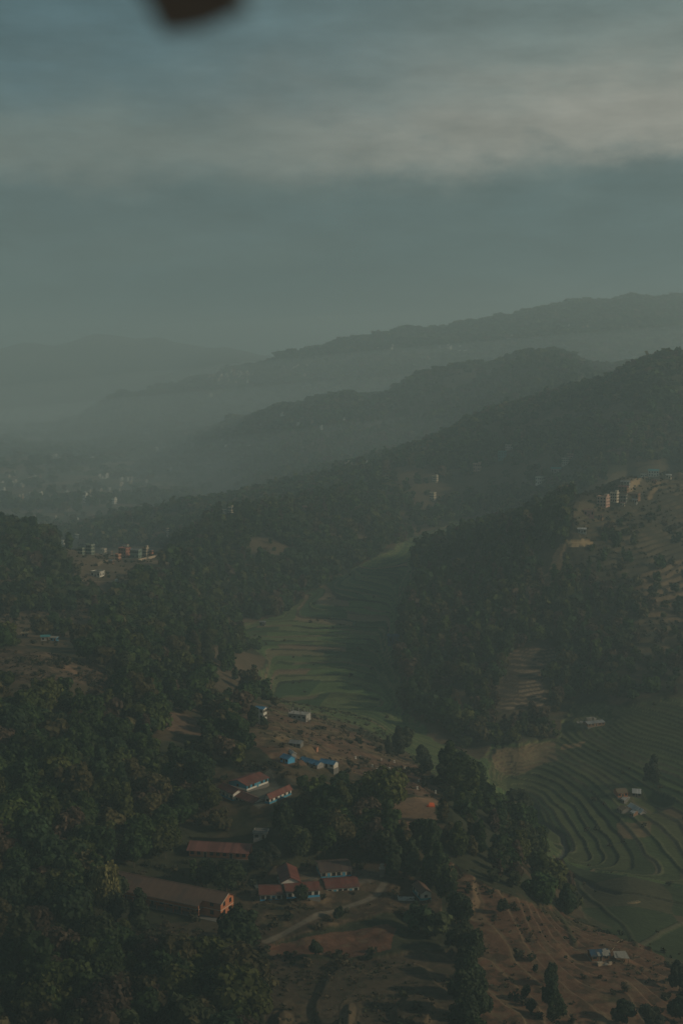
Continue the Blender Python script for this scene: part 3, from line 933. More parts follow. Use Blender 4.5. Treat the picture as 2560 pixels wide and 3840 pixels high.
def density(u, v, x, y, z):
    d = np.ones(u.shape)
    nearm = y < 2300 * S
    for poly, val in DENS:
        d = np.where(inpoly(u, v, poly) & nearm, val, d)
    d = np.where((u < 1900) & (y < 560 * S) & inpoly(u, v, PADDY), 1.0, d)
    # right hill mixes woods and scrub
    d = np.where(nearm, d * np.clip(.95 + fbm(x, y, 90, 2, 15) * .9, .25, 1), d)
    d = d * (1 - .75 * clearing(x, y))
    lowf = smooth(-215 * S, -245 * S, z)
    clump = fbm(x, y, 420, 3, 81)
    d = np.where(~nearm, np.where(lowf > .5, np.where(clump > .10, .65, .06), np.clip(.75 - 1.2 * np.maximum(0, clump), .15, .95)), d)
    far2 = (y > 3900 * S) & (z < 60)
    d = np.where(far2 & (lowf < .5), d * np.where(fbm(x, y, 300, 2, 82) > -.02, .9, .35), d)
    return d


def scatter():
    out = []
    bands = [(300, 700, 8.4), (700, 1150, 9.2), (1150, 1800, 10.5), (1800, 2400, 12.0), (2400, 3700, 17.0), (3700, 5600, 25.0)]
    for y0, y1, sp in bands:
        ys = np.arange(y0 * S, y1 * S, sp)
        for yy in ys:
            half = .285 * yy + 20
            xs = np.arange(-half, half, sp)
            x = xs + rng.uniform(-.45, .45, len(xs)) * sp
            y = np.full(len(xs), yy) + rng.uniform(-.45, .45, len(xs)) * sp
            out.append(np.stack([x, y, np.full(len(x), sp)], 1))
    p = np.concatenate(out)
    z = grid_sample(GZ, p[:, 0], p[:, 1])
    u, v = project(p[:, 0], p[:, 1], z)
    d = density(u, v, p[:, 0], p[:, 1], z)
    ok = rng.random(len(p)) < d
    p, z, u, v = p[ok], z[ok], u[ok], v[ok]
    vis = (z + 12) / p[:, 1] >= grid_sample(HIDE, p[:, 0], p[:, 1]) - 1e-5
    vis_in = vis & (u > -60) & (u < 2620) & (v < 4000)
    ok = vis | (rng.random(len(p)) < .22)
    return p[ok], z[ok], u[ok], v[ok], vis_in[ok]


GREENS = np.array([(.046, .092, .024), (.062, .108, .026), (.082, .118, .026), (.046, .086, .032), (.105, .124, .030), (.070, .092, .034), (.118, .108, .040), (.118, .088, .050)]) * np.array([1.0, .92, 1.0])


def tint_for(g, kind, dry=0.0):
    w = [.22, .2, .15, .15, .1, .1, .05, .03] if kind == 'broad' else [.15, .2, .2, .15, .15, .12, .03, .0]
    w = np.array(w) * np.array([1, 1, 1, 1, 1 + dry, 1 + 2 * dry, 1 + 6 * dry, 1 + 9 * dry])
    c = GREENS[g.choice(8, p=w / w.sum())]
    return c * g.uniform(.65, 1.12)


def place_tree(i, x, y, z, sc, rot, tint, label, name, group, cat='tree', sxy=1.0):
    k, cme, tme, h, r = PROTO[i]
    o = link(bpy.data.objects.new(name, None))
    o.empty_display_size = .5
    o.location = (x, y, z)
    o.rotation_euler = (0, 0, rot)
    o.scale = (sc * sxy, sc * sxy, sc)
    tag(o, label, cat, group)
    c = link(bpy.data.objects.new('crown', cme), o)
    c.color = (*[float(q_) for q_ in tint], 1)
    link(bpy.data.objects.new('trunk', tme), o)
    return o


# ------------------------------------------------------------------ small mesh builder
class MB:
    def __init__(self):
        self.v, self.f, self.m = [], [], []

    def box(self, x0, x1, y0, y1, z0, z1, mi=0):
        b = len(self.v)
        self.v += [(x0, y0, z0), (x1, y0, z0), (x1, y1, z0), (x0, y1, z0), (x0, y0, z1), (x1, y0, z1), (x1, y1, z1), (x0, y1, z1)]
        for q in ((0, 3, 2, 1), (4, 5, 6, 7), (0, 1, 5, 4), (1, 2, 6, 5), (2, 3, 7, 6), (3, 0, 4, 7)):
            self.f.append(tuple(b + k for k in q))
            self.m.append(mi)
        return self

    def poly(self, pts, mi=0):
        b = len(self.v)
        self.v += [tuple(p) for p in pts]
        self.f.append(tuple(range(b, b + len(pts))))
        self.m.append(mi)
        return self

    def slab(self, quad, th, mi=0):
        """a sheet through four points, thickened downwards"""
        b = len(self.v)
        self.v += [tuple(p) for p in quad] + [(p[0], p[1], p[2] - th) for p in quad]
        for q in ((0, 1, 2, 3), (7, 6, 5, 4), (0, 4, 5, 1), (1, 5, 6, 2), (2, 6, 7, 3), (3, 7, 4, 0)):
            self.f.append(tuple(b + k for k in q))
            self.m.append(mi)
        return self

    def tube(self, p0, p1, r0, r1, n=8, mi=0):
        p0, p1 = Vector(p0), Vector(p1)
        q = (p1 - p0).to_track_quat('Z', 'Y')
        b = len(self.v)
        for p, rr in ((p0, r0), (p1, r1)):
            for k in range(n):
                self.v.append(tuple(p + q @ Vector((rr * math.cos(k * 6.283185 / n), rr * math.sin(k * 6.283185 / n), 0))))
        for k in range(n):
            self.f.append((b + k, b + (k + 1) % n, b + n + (k + 1) % n, b + n + k))
            self.m.append(mi)
        self.f.append(tuple(b + n + k for k in range(n)))
        self.m.append(mi)
        self.f.append(tuple(b + k for k in reversed(range(n))))
        self.m.append(mi)
        return self

    def mesh(self, name, *mats):
        me = bpy.data.meshes.new(name)
        me.from_pydata(self.v, [], self.f)
        me.polygons.foreach_set('material_index', self.m)
        for m in mats:
            me.materials.append(MAT[m] if isinstance(m, str) else m)
        me.update()
        return me

    def build(self, name, parent, *mats):
        return link(bpy.data.objects.new(name, self.mesh(name, *mats)), parent)


def empty(name, loc, rot=0.0):
    o = link(bpy.data.objects.new(name, None))
    o.location = [float(c) for c in loc]
    o.rotation_euler = (0, 0, rot)
    return o


WIN_CACHE = {}


def window_mesh(w, h, frame):
    key = ('w', round(w, 2), round(h, 2), frame)
    if key not in WIN_CACHE:
        b = MB()
        b.box(-w / 2, w / 2, -.03, .03, 0, h, 0)
        t = .09
        b.box(-w / 2 - t, -w / 2, -.08, .05, -t, h + t, 1)
        b.box(w / 2, w / 2 + t, -.08, .05, -t, h + t, 1)
        b.box(-w / 2, w / 2, -.08, .05, h, h + t, 1)
        b.box(-w / 2, w / 2, -.08, .05, -t, 0, 1)
        b.box(-.04, .04, -.07, -.031, 0, h, 1)
        WIN_CACHE[key] = b.mesh('window', 'glass', frame)
    return WIN_CACHE[key]


def door_mesh(w, h, mat):
    key = ('d', round(w, 2), round(h, 2), mat)
    if key not in WIN_CACHE:
        b = MB()
        b.box(-w / 2, w / 2, -.06, .03, 0, h, 0)
        b.box(-w / 2 - .08, -w / 2, -.09, .03, 0, h + .08, 1)
        b.box(w / 2, w / 2 + .08, -.09, .03, 0, h + .08, 1)
        b.box(-w / 2, w / 2, -.09, .03, h, h + .08, 1)
        WIN_CACHE[key] = b.mesh('door', mat, 'trim')
    return WIN_CACHE[key]


def put(name, me, parent, loc, rot=0.0):
    o = link(bpy.data.objects.new(name, me), parent)
    o.location = loc
    o.rotation_euler = (0, 0, rot)
    return o


def pitched_roof(L_, W_, he, hr, mat, root, over=.5, th=.14, ridge_y=0.0, trim=True, notch=None):
    """sheet roof with its ridge along x; L_ x W_ plan"""
    b = MB()
    xo = L_ / 2 + over
    yo = W_ / 2 + over
    sl = (hr - he) / (W_ / 2)
    e = he - over * sl
    b.slab([(-xo, -yo, e + th), (xo, -yo, e + th), (xo, 0, hr + th), (-xo, 0, hr + th)], th)
    b.slab([(-xo, 0, hr + th), (xo, 0, hr + th), (xo, yo, e + th), (-xo, yo, e + th)], th)
    o = b.build('roof', root, mat)
    if trim:
        t = MB()
        t.box(-xo, xo, -.16, .16, hr + th - .03, hr + th + .07)
        t.build('ridge_cap', o, mat)
    return o


def gable_wall(L_, W_, z0, he, hr, mat, root, name='wall'):
    b = MB()
    x, y = L_ / 2, W_ / 2
    b.v += [(-x, -y, z0), (x, -y, z0), (x, y, z0), (-x, y, z0), (-x, -y, he), (x, -y, he), (x, y, he), (-x, y, he), (-x, 0, hr), (x, 0, hr)]
    b.f += [(0, 1, 5, 4), (2, 3, 7, 6), (1, 2, 6, 9, 5), (3, 0, 4, 8, 7)]
    b.m += [0] * 4
    return b.build(name, root, mat)


def long_block(name, label, base, rot, L_, W_, he, hr, wall, roof, band=None, wins=6, doors=1, frame='wood', door='blue_wall', front=-1, group=None, cat='building', gable_win=True, over=.5, plinth='dark_conc', back=True):
    """one-storey gabled block: local x along the ridge, front at -y"""
    root = empty(name, base, rot)
    tag(root, label, cat, group)
    gable_wall(L_, W_, -.02, he, hr, wall, root)
    MB().box(-L_ / 2 - .25, L_ / 2 + .25, -W_ / 2 - .35, W_ / 2 + .25, -3.0, .12).build('plinth', root, plinth)
    if band:
        e, h = .025, .95
        b = MB()
        b.box(-L_ / 2 - e, L_ / 2 + e, -W_ / 2 - e, -W_ / 2, .12, h)
        b.box(-L_ / 2 - e, L_ / 2 + e, W_ / 2, W_ / 2 + e, .12, h)
        b.box(-L_ / 2 - e, -L_ / 2, -W_ / 2, W_ / 2, .12, h)
        b.box(L_ / 2, L_ / 2 + e, -W_ / 2, W_ / 2, .12, h)
        b.build('painted_band', root, band)
    pitched_roof(L_, W_, he, hr, roof, root, over)
    n = wins + doors
    dpos = [int((k + .5) * n / doors) for k in range(doors)] if doors else []
    for sd in ((-1, 1) if back else (-1,)):
        for k in range(n):
            x = -L_ / 2 + (k + .5) * L_ / n
            y = sd * (W_ / 2 + .02)
            ro = 0 if sd < 0 else math.pi
            if k in dpos:
                put('door', door_mesh(1.1, 2.1, door), root, (x, y, .1), ro)
            else:
                put('window', window_mesh(1.25, 1.15, frame), root, (x, y, 1.08), ro)
    if gable_win:
        for sd in (-1, 1):
            put('window', window_mesh(1.0, .9, frame), root, (sd * (L_ / 2 + .02), 0, 1.2), sd * math.pi / 2)
    KEEP_OUT.append((base[0], base[1], max(L_, W_) / 2 + 2))
    return root


def from_ridge(uL, vL, uR, vR, z0, hr):
    a, b = at_h(uL, vL, z0 + hr), at_h(uR, vR, z0 + hr)
    c = (a + b) / 2
    d = b - a
    return c, math.atan2(d[1], d[0]), math.hypot(d[0], d[1]), a, b


def perp(p, a, b):
    d = (b - a)[:2]
    d = d / np.linalg.norm(d)
    w = (p - a)[:2]
    return abs(d[0] * w[1] - d[1] * w[0])


def pad_z(k):
    return float(pad_pts[k][0][2])


def ridge_block(name, label, pad, rl, rr, eave, he, hr, **kw):
    z0 = pad_z(pad) if isinstance(pad, int) else pad
    c, rot, L_, a, b = from_ridge(*rl, *rr, z0, hr)
    over = kw.get('over', .5)
    hw = perp(at_h(*eave, z0 + he), a, b)
    hw = min(max(hw, 1.6), 7.0)
    return long_block(name, label, (c[0], c[1], z0), rot, max(2.5, L_ - 2 * over), 2 * max(1.2, hw - over), he, hr, **kw)


# --- the two-storey brick building with its brown roof
def brick_building():
    z0 = pad_z(0)
    he = 6.0
    rf = at_h(834, 3391, z0 + he)
    rb = at_h(880, 3356, z0 + he)
    lb = at_h(469, 3274, z0 + he)
    ax = (rb - lb)[:2]
    L_ = float(np.linalg.norm(ax))
    ax = ax / L_
    rot = math.atan2(ax[1], ax[0])
    Wd = float(perp(rf, lb, rb)) - .8
    Wd = min(max(Wd, 8.0), 13.0)
    nrm = np.array([ax[1], -ax[0]])
    c = (rb + lb)[:2] / 2 + nrm * Wd / 2
    L_ -= 1.0
    root = empty('brick_school_building', (c[0], c[1], z0), rot)
    tag(root, 'long two-storey red brick building with a brown tin roof and an open corner verandah', 'building')
    hr = 8.2
    gable_wall(L_, Wd, -.02, he, hr, 'brick', root)
    MB().box(-L_ / 2 - .3, L_ / 2 + .3, -Wd / 2 - 3.2, Wd / 2 + .3, -3.5, .1).build('plinth', root, 'dark_conc')
    b = MB()
    b.box(-L_ / 2 - .05, L_ / 2 + .05, -Wd / 2 - .05, Wd / 2 + .05, 2.95, 3.15)
    b.build('floor_band', root, 'trim')
    # roof: the front slope runs down over the verandah except for the last bay
    bay, ver, th, ov = 7.5, 3.0, .14, .7
    sl = (hr - he) / (Wd / 2)
    xl, xr, xm = -L_ / 2 - ov, L_ / 2 + ov, L_ / 2 - bay
    yb = Wd / 2 + ov
    b = MB()
    b.slab([(xl, -Wd / 2 - ver - .4, he - (ver + .4) * sl + th), (xm, -Wd / 2 - ver - .4, he - (ver + .4) * sl + th), (xm, 0, hr + th), (xl, 0, hr + th)], th)
    b.slab([(xm, -Wd / 2 - ov, he - ov * sl + th), (xr, -Wd / 2 - ov, he - ov * sl + th), (xr, 0, hr + th), (xm, 0, hr + th)], th)
    b.slab([(xl, 0, hr + th), (xr, 0, hr + th), (xr, yb, he - ov * sl + th), (xl, yb, he - ov * sl + th)], th)
    rf_o = b.build('roof', root, 'brown_roof')
    MB().box(xl, xr, -.18, .18, hr + th - .03, hr + th + .08).build('ridge_cap', rf_o, 'brown_roof')
    MB().slab([(xr + .01, -Wd / 2 - ov, he - ov * sl + th), (xr + .10, -Wd / 2 - ov, he - ov * sl + th), (xr + .10, 0, hr + th), (xr + .01, 0, hr + th)], .3).build('verge_board', root, 'trim')
    # verandah
    b = MB()
    b.box(-L_ / 2, xm, -Wd / 2 - ver, -Wd / 2 - .06, 2.9, 3.1)
    vo = b.build('verandah_floor', root, 'concrete')
    b = MB()
    b.box(-L_ / 2, xm, -Wd / 2 - ver, -Wd / 2 - ver + .12, 3.1, 4.0)
    b.build('parapet', vo, 'brick')
    npil = 12
    for k in range(npil):
        x = -L_ / 2 + .3 + k * (L_ - bay - .6) / (npil - 1)
        b = MB().box(-.16, .16, -.16, .16, -.3, he - ver * sl - .05)
        put('pillar', b.mesh('pillar', 'brick'), root, (x, -Wd / 2 - ver + .35, 0))
    for f in (0, 1):
        for k in range(10):
            x = -L_ / 2 + (k + .5) * (L_ - bay) / 10
            if k % 3 == 1:
                put('door', door_mesh(1.1, 2.1, 'wood'), root, (x, -Wd / 2 - .02, f * 3.1 + .12))
            else:
                put('window', window_mesh(1.4, 1.4, 'wood'), root, (x, -Wd / 2 - .02, f * 3.1 + 1.1))
        for k in (-1, 1):
            put('window', window_mesh(1.2, 1.5, 'wood'), root, (L_ / 2 + .02, k * Wd * .24, f * 3.1 + 1.05), math.pi / 2)
        put('window', window_mesh(1.4, 1.4, 'wood'), root, (L_ / 2 - bay / 2, -Wd / 2 - .02, f * 3.1 + 1.1))
    for k in range(-4, 5):
        KEEP_OUT.append((c[0] + ax[0] * k * L_ / 9, c[1] + ax[1] * k * L_ / 9, Wd / 2 + 3.5))


brick_building()
ridge_block('open_shed', 'long rusty red roofed hall among trees above the brick building', 1, (712, 3153), (945, 3166), (800, 3193), 3.0, 4.9, wall='brick', roof='rust_roof', wins=7, doors=2, over=.9, frame='wood', door='wood')
_p = pick(985, 3205)
KEEP_OUT.append((_p[0], _p[1], 15))
KEEP_OUT.append((_p[0] - 14, _p[1] + 3, 13))
# lower school yard
ridge_block('school_block', 'shortest red roofed classroom at the left end of the lower row', 2, (969, 3323), (1059, 3320), (1015, 3355), 2.9, 4.3, wall='white', roof='red_roof', band='bright_blue', wins=3, doors=1, group='red roofed classrooms of the lower yard')
ridge_block('school_block', 'red roofed classroom in the middle of the lower row behind a small round tree', 3, (1063, 3316), (1195, 3306), (1130, 3343), 2.9, 4.3, wall='white', roof='red_roof', band='bright_blue', wins=4, doors=1, group='red roofed classrooms of the lower yard')
ridge_block('school_block', 'red roofed classroom at the right end of the lower row by the road', 4, (1212, 3300), (1339, 3291), (1275, 3330), 2.9, 4.3, wall='white', roof='red_roof', band='bright_blue', wins=4, doors=2, group='red roofed classrooms of the lower yard')
ridge_block('school_block', 'classroom with shade-darkened roof at the back of the lower yard', 5, (1190, 3236), (1311, 3228), (1250, 3268), 2.9, 4.3, wall='cream', roof='shaded_roof', band='blue_wall', wins=4, doors=2, group='red roofed classrooms of the lower yard')
ridge_block('school_block', 'red roofed hall with a white gable turned towards the viewer', 6, (1074, 3236), (1090, 3292), (1127, 3300), 3.6, 5.4, wall='white', roof='red_roof', band=None, wins=3, doors=1, group='red roofed classrooms of the lower yard')
# upper courtyard
ridge_block('school_block', 'red roofed classroom with turquoise wall on the far side of the upper courtyard', 7, (889, 2926), (975, 2895), (953, 2937), 2.6, 4.1, wall='blue_wall', roof='red_roof', band='white', wins=4, doors=1, group='red roofed classrooms of the upper courtyard')
ridge_block('school_block', 'upper half of the stepped red roofed pair on the left of the courtyard', 8, (836, 2934), (896, 2962), (855, 2970), 3.6, 5.0, wall='white', roof='red_roof', band='blue_wall', wins=3, doors=1, group='red roofed classrooms of the upper courtyard')
ridge_block('school_block', 'lower half of the stepped red roofed pair on the left of the courtyard', pad_z(8) - .5, (902, 2966), (974, 2996), (915, 3000), 3.0, 4.4, wall='white', roof='red_roof', band='blue_wall', wins=4, doors=1, group='red roofed classrooms of the upper courtyard')
ridge_block('school_block', 'red roofed classroom on the right of the upper courtyard', 9, (1000, 2980), (1086, 2943), (1060, 2973), 2.8, 4.2, wall='white', roof='red_roof', band='blue_wall', wins=4, doors=1, group='red roofed classrooms of the upper courtyard')
# white gable house by the road
ridge_block('small_house', 'dark roofed white house with a plain gable beside the road and tree row', 10, (1565, 3302), (1598, 3340), (1620, 3346), 2.9, 4.0, wall='white', roof='brown_roof', band='teal', wins=2, doors=1, cat='house')


def box_house(name, label, u0, u1, vt, vb, floors, wall, roof='flat', rot=-24, frame='wood', trim_m='trim', depth=.8, group=None, tower=False, shop=False, cat='house', behind=0.0, roof_m='blue_roof', wins=3, base=None, tank=False):
    """flat-roofed village house sized from how it shows in the photograph"""
    p = pick((u0 + u1) / 2, vb, behind) if base is None else base
    dist = math.sqrt(p[0] ** 2 + p[1] ** 2 + p[2] ** 2)
    r = R(rot)
    wpx = (u1 - u0) / F * dist
    w = max(3.0, wpx / (math.cos(r) + depth * abs(math.sin(r))))
    d = w * depth
    h = max(2.4 * floors, (vb - vt) / F * dist)
    zt = h
    root = empty(name, (p[0], p[1], p[2] - .2), r)
    tag(root, label, cat, group)
    fh = h / floors
    b = MB()
    b.box(-w / 2, w / 2, -d / 2, d / 2, -3, h)
    b.build('wall', root, wall)
    e = .35
    if roof == 'flat':
        for k in range(1, floors + 1):
            MB().box(-w / 2 - e, w / 2 + e, -d / 2 - e, d / 2 + e, k * fh - .22, k * fh - .02 if k < floors else h + .03).build('floor_slab', root, trim_m)
        b = MB()
        for x0, x1, y0, y1 in ((-w / 2 - e, w / 2 + e, -d / 2 - e, -d / 2 - e + .15), (-w / 2 - e, w / 2 + e, d / 2 + e - .15, d / 2 + e), (-w / 2 - e, -w / 2 - e + .15, -d / 2 - e + .15, d / 2 + e - .15), (w / 2 + e - .15, w / 2 + e, -d / 2 - e + .15, d / 2 + e - .15)):
            b.box(x0, x1, y0, y1, h + .03, h + .7)
        b.build('parapet', root, wall)
        if tower:
            t = MB().box(w * .12, w * .46, -d * .1, d * .42, h + .03, h + 2.5)
            to = t.build('stair_tower', root, wall)
            MB().box(w * .12 - .25, w * .46 + .25, -d * .1 - .25, d * .42 + .25, h + 2.5, h + 2.7).build('roof_slab', to, trim_m)
        if tank:
            MB().tube((-w * .2, 0, h + .03), (-w * .2, 0, h + 1.5), .55, .5, 10).build('water_tank', root, 'wood')
    else:
        hr = h + w * .12
        pitched_roof(w, d, h, hr, roof_m, root, .5)
        b = MB()
        for sx in (-1, 1):
            b.poly([(sx * w / 2, -d / 2, h), (sx * w / 2, d / 2, h), (sx * w / 2, 0, hr)])
        b.build('gable', root, wall)
    ww = min(1.3, w / (wins * 1.9))
    for k in range(floors):
        for i in range(wins):
            x = -w / 2 + (i + .5) * w / wins
            if k == 0 and i == wins // 2:
                put('door', door_mesh(min(1.1, ww * 1.1), min(2.1, fh * .72), 'wood'), root, (x, -d / 2 - .02, .1))
            else:
                put('window', window_mesh(ww, fh * .42, frame), root, (x, -d / 2 - .02, k * fh + fh * .3))
        for i in range(2):
            y = (i - .5) * d * .5
            put('window', window_mesh(ww, fh * .42, frame), root, (w / 2 + .02, y, k * fh + fh * .3), math.pi / 2)
    PROTECT.append((u0, u1, vt - 2, vb - (vb - vt) * .15, p[1]))
    KEEP_OUT.append((p[0], p[1], max(w, d) * .6 + 3))
    # keep the view of the house open just in front of it
    KEEP_OUT.append((p[0], p[1] - max(w, d) * .6 - 6, max(w, d) * .55))
    return root


def shed(name, label, rl, rr, eave, base, he, hr, roof, wall, group=None, cat='shed', rows=2):
    p = pick(*base)
    z0 = float(p[2])
    c, rot, L_, a, b = from_ridge(*rl, *rr, z0, hr)
    hw = min(max(perp(at_h(*eave, z0 + he), a, b), 1.5), 5.0)
    return long_block(name, label, (c[0], c[1], z0), rot, max(2.5, L_ - .6), 2 * max(1.2, hw - .3), he, hr, wall, roof, None, rows, 1, 'wood', 'wood', group=group, cat=cat, over=.3, gable_win=False)


# --- blue roofed cluster on the brown slope
shed('blue_roof_house', 'small bright blue gabled house, leftmost of the blue roofs on the brown slope', (1062, 2826), (1094, 2836), (1079, 2849), (1080, 2848), 2.3, 3.5, 'blue_roof', 'bright_blue', 'blue roofed huts on the slope', 'house')
shed('blue_roof_house', 'middle blue roofed hut with low walls on the brown slope', (1132, 2837), (1203, 2857), (1150, 2859), (1170, 2864), 1.9, 3.1, 'blue_roof', 'concrete', 'blue roofed huts on the slope', 'house')
shed('blue_roof_house', 'blue roofed hut with a sunlit white gable, rightmost on the brown slope', (1203, 2845), (1261, 2855), (1226, 2864), (1235, 2874), 2.2, 3.4, 'blue_roof', 'white', 'blue roofed huts on the slope', 'house')
shed('grey_shed', 'dark grey tin shed above the blue roofed huts', (1088, 2774), (1134, 2778), (1108, 2789), (1108, 2796), 2.2, 3.2, 'grey_tin', 'dark_conc')
shed('tin_lean_to', 'pale tin lean-to tucked behind the small bright blue house', (1088, 2810), (1104, 2822), (1110, 2824), (1100, 2830), 2.0, 2.8, 'tin', 'concrete', rows=1)


def orange_kiosk():
    p = pick(1182, 2814)
    root = empty('kiosk', (p[0], p[1], p[2] - .1), R(-20))
    tag(root, 'small orange kiosk standing alone on the brown slope behind blue roofs', 'kiosk')
    MB().box(-1.2, 1.2, -1.0, 1.0, -.6, 2.0).build('wall', root, 'orange')
    MB().slab([(-1.5, -1.3, 2.05), (1.5, -1.3, 2.05), (1.5, 1.3, 2.35), (-1.5, 1.3, 2.35)], .1).build('roof', root, 'mud')
    put('door', door_mesh(.8, 1.7, 'wood'), root, (0, -1.02, 0))


orange_kiosk()


def unfinished_building():
    p = pick(1122, 2702)
    z0 = float(p[2])
    a, b_, c_ = at_h(1083, 2690, z0), at_h(1130, 2704, z0), at_h(1154, 2698, z0)
    ax = (b_ - a)[:2]
    w = float(np.linalg.norm(ax))
    w = min(max(w, 8), 13)
    rot = R(-22)
    d = w * .6
    cx, cy = p[0], p[1] + 1.0
    root = empty('unfinished_building', (cx, cy, z0), rot)
    tag(root, 'unfinished grey concrete building with bare column stubs on its flat top', 'building')
    h = 4.2
    MB().box(-w / 2, w / 2, -d / 2, d / 2, -3, h).build('wall', root, 'concrete')
    MB().box(-w / 2 - .2, w / 2 + .2, -d / 2 - .2, d / 2 + .2, h, h + .25).build('roof_slab', root, 'concrete')
    for i in range(4):
        put('window', window_mesh(1.4, 1.2, 'concrete'), root, (-w / 2 + (i + .5) * w / 4, -d / 2 - .02, 2.2))
    put('door', door_mesh(1.0, 2.1, 'wood'), root, (w / 2 + .02, -d * .2, .1), math.pi / 2)
    me = MB().box(-.17, .17, -.17, .17, 0, 2.1).tube((-.1, -.1, 2.1), (-.1, -.1, 2.7), .03, .03, 4).tube((.1, .1, 2.1), (.1, .1, 2.7), .03, .03, 4).mesh('column', 'concrete')
    for i in range(4):
        for j in (-1, 0, 1):
            if j == 0 and i in (1, 2):
                continue
            o = put('column', me, root, (-w / 2 + .3 + i * (w - .6) / 3, j * (d / 2 - .3), h + .25))
            o.scale = (1, 1, random.uniform(.75, 1.15))
    KEEP_OUT.append((cx, cy, w))
    KEEP_OUT.append((cx, cy - w, w * .8))


unfinished_building()
box_house('tall_house', 'three-storey white house with a blue roof at the forest edge by the unfinished building', 957, 1000, 2652, 2712, 3, 'white', 'gable', -24, roof_m='blue_roof', wins=2)

# --- farm cluster on the right terraces
shed('farmhouse', 'long two-slope tin roofed farmhouse in the cluster on the right terraces', (2362, 3010), (2412, 3038), (2391, 3047), (2400, 3048), 2.6, 4.4, 'tin', 'concrete', 'farm buildings on the right terraces', 'farmhouse')
shed('farm_shed', 'white tin roofed shed at the back of the farm cluster', (2368, 2958), (2402, 2960), (2400, 2982), (2395, 2990), 2.4, 3.6, 'tin', 'mud', 'farm buildings on the right terraces')
shed('farm_shed', 'tiny white tin roofed hut on the left of the farm cluster', (2334, 2988), (2350, 2991), (2335, 3002), (2338, 3008), 1.8, 2.6, 'tin', 'dark_conc', 'farm buildings on the right terraces', rows=1)
shed('farm_shed', 'small pale tin roofed hut at the front of the farm cluster', (2366, 3038), (2384, 3042), (2372, 3052), (2376, 3058), 1.8, 2.7, 'tin', 'mud', 'farm buildings on the right terraces', rows=1)
shed('farm_shed', 'low dark thatched shelter between the tin roofs of the farm cluster', (2326, 3020), (2350, 3030), (2340, 3045), (2342, 3050), 1.8, 3.0, 'thatch', 'dark_conc', 'farm buildings on the right terraces', rows=1)
shed('farmhouse', 'orange brick house with a dark brown roof behind the farm cluster', (2305, 2958), (2345, 2956), (2325, 2974), (2330, 2984), 2.8, 4.2, 'thatch', 'brick', 'farm buildings on the right terraces', 'farmhouse')
# --- long shed under the wooded bank
shed('field_shed', 'long low grey roofed shed with brick wall under the wooded bank', (2192, 2706), (2258, 2699), (2225, 2713), (2225, 2724), 2.4, 3.3, 'grey_tin', 'mud', rows=4)


def rubble(name, label, cat, u, v, w, d, h, mats, n, seed, rot=0.0):
    """an untidy heap of sheets and slabs"""
    g = random.Random(seed)
    p = pick(u, v)
    root = empty(name, (p[0], p[1], p[2]), rot)
    tag(root, label, cat, None, 'thing')
    b = MB()
    for k in range(n):
        x, y = g.uniform(-w / 2, w / 2), g.uniform(-d / 2, d / 2)
        a, c = g.uniform(.5, 1.3), g.uniform(.4, 1.0)
        z = g.uniform(.2, h)
        t1, t2 = g.uniform(-.3, .3), g.uniform(-.3, .3)
        b.slab([(x - a, y - c, z), (x + a, y - c * .8, z + t1), (x + a * .9, y + c, z + t2), (x - a, y + c, z + t2 - t1)], g.uniform(.08, z + .3), k % len(mats))
    b.build('heap', root, *mats)
    return root


rubble('sheet_pile', 'row of crumpled whitish sheets on the back of the field shed', 'pile', 2210, 2703, 9, 2, 2.6, ['junk', 'dark_conc'], 18, 3, R(20))
rubble('scrap_pile', 'pale scrap heap at the left corner of the field shed', 'pile', 2172, 2712, 3, 2, 1.2, ['junk', 'dark_conc'], 8, 4)


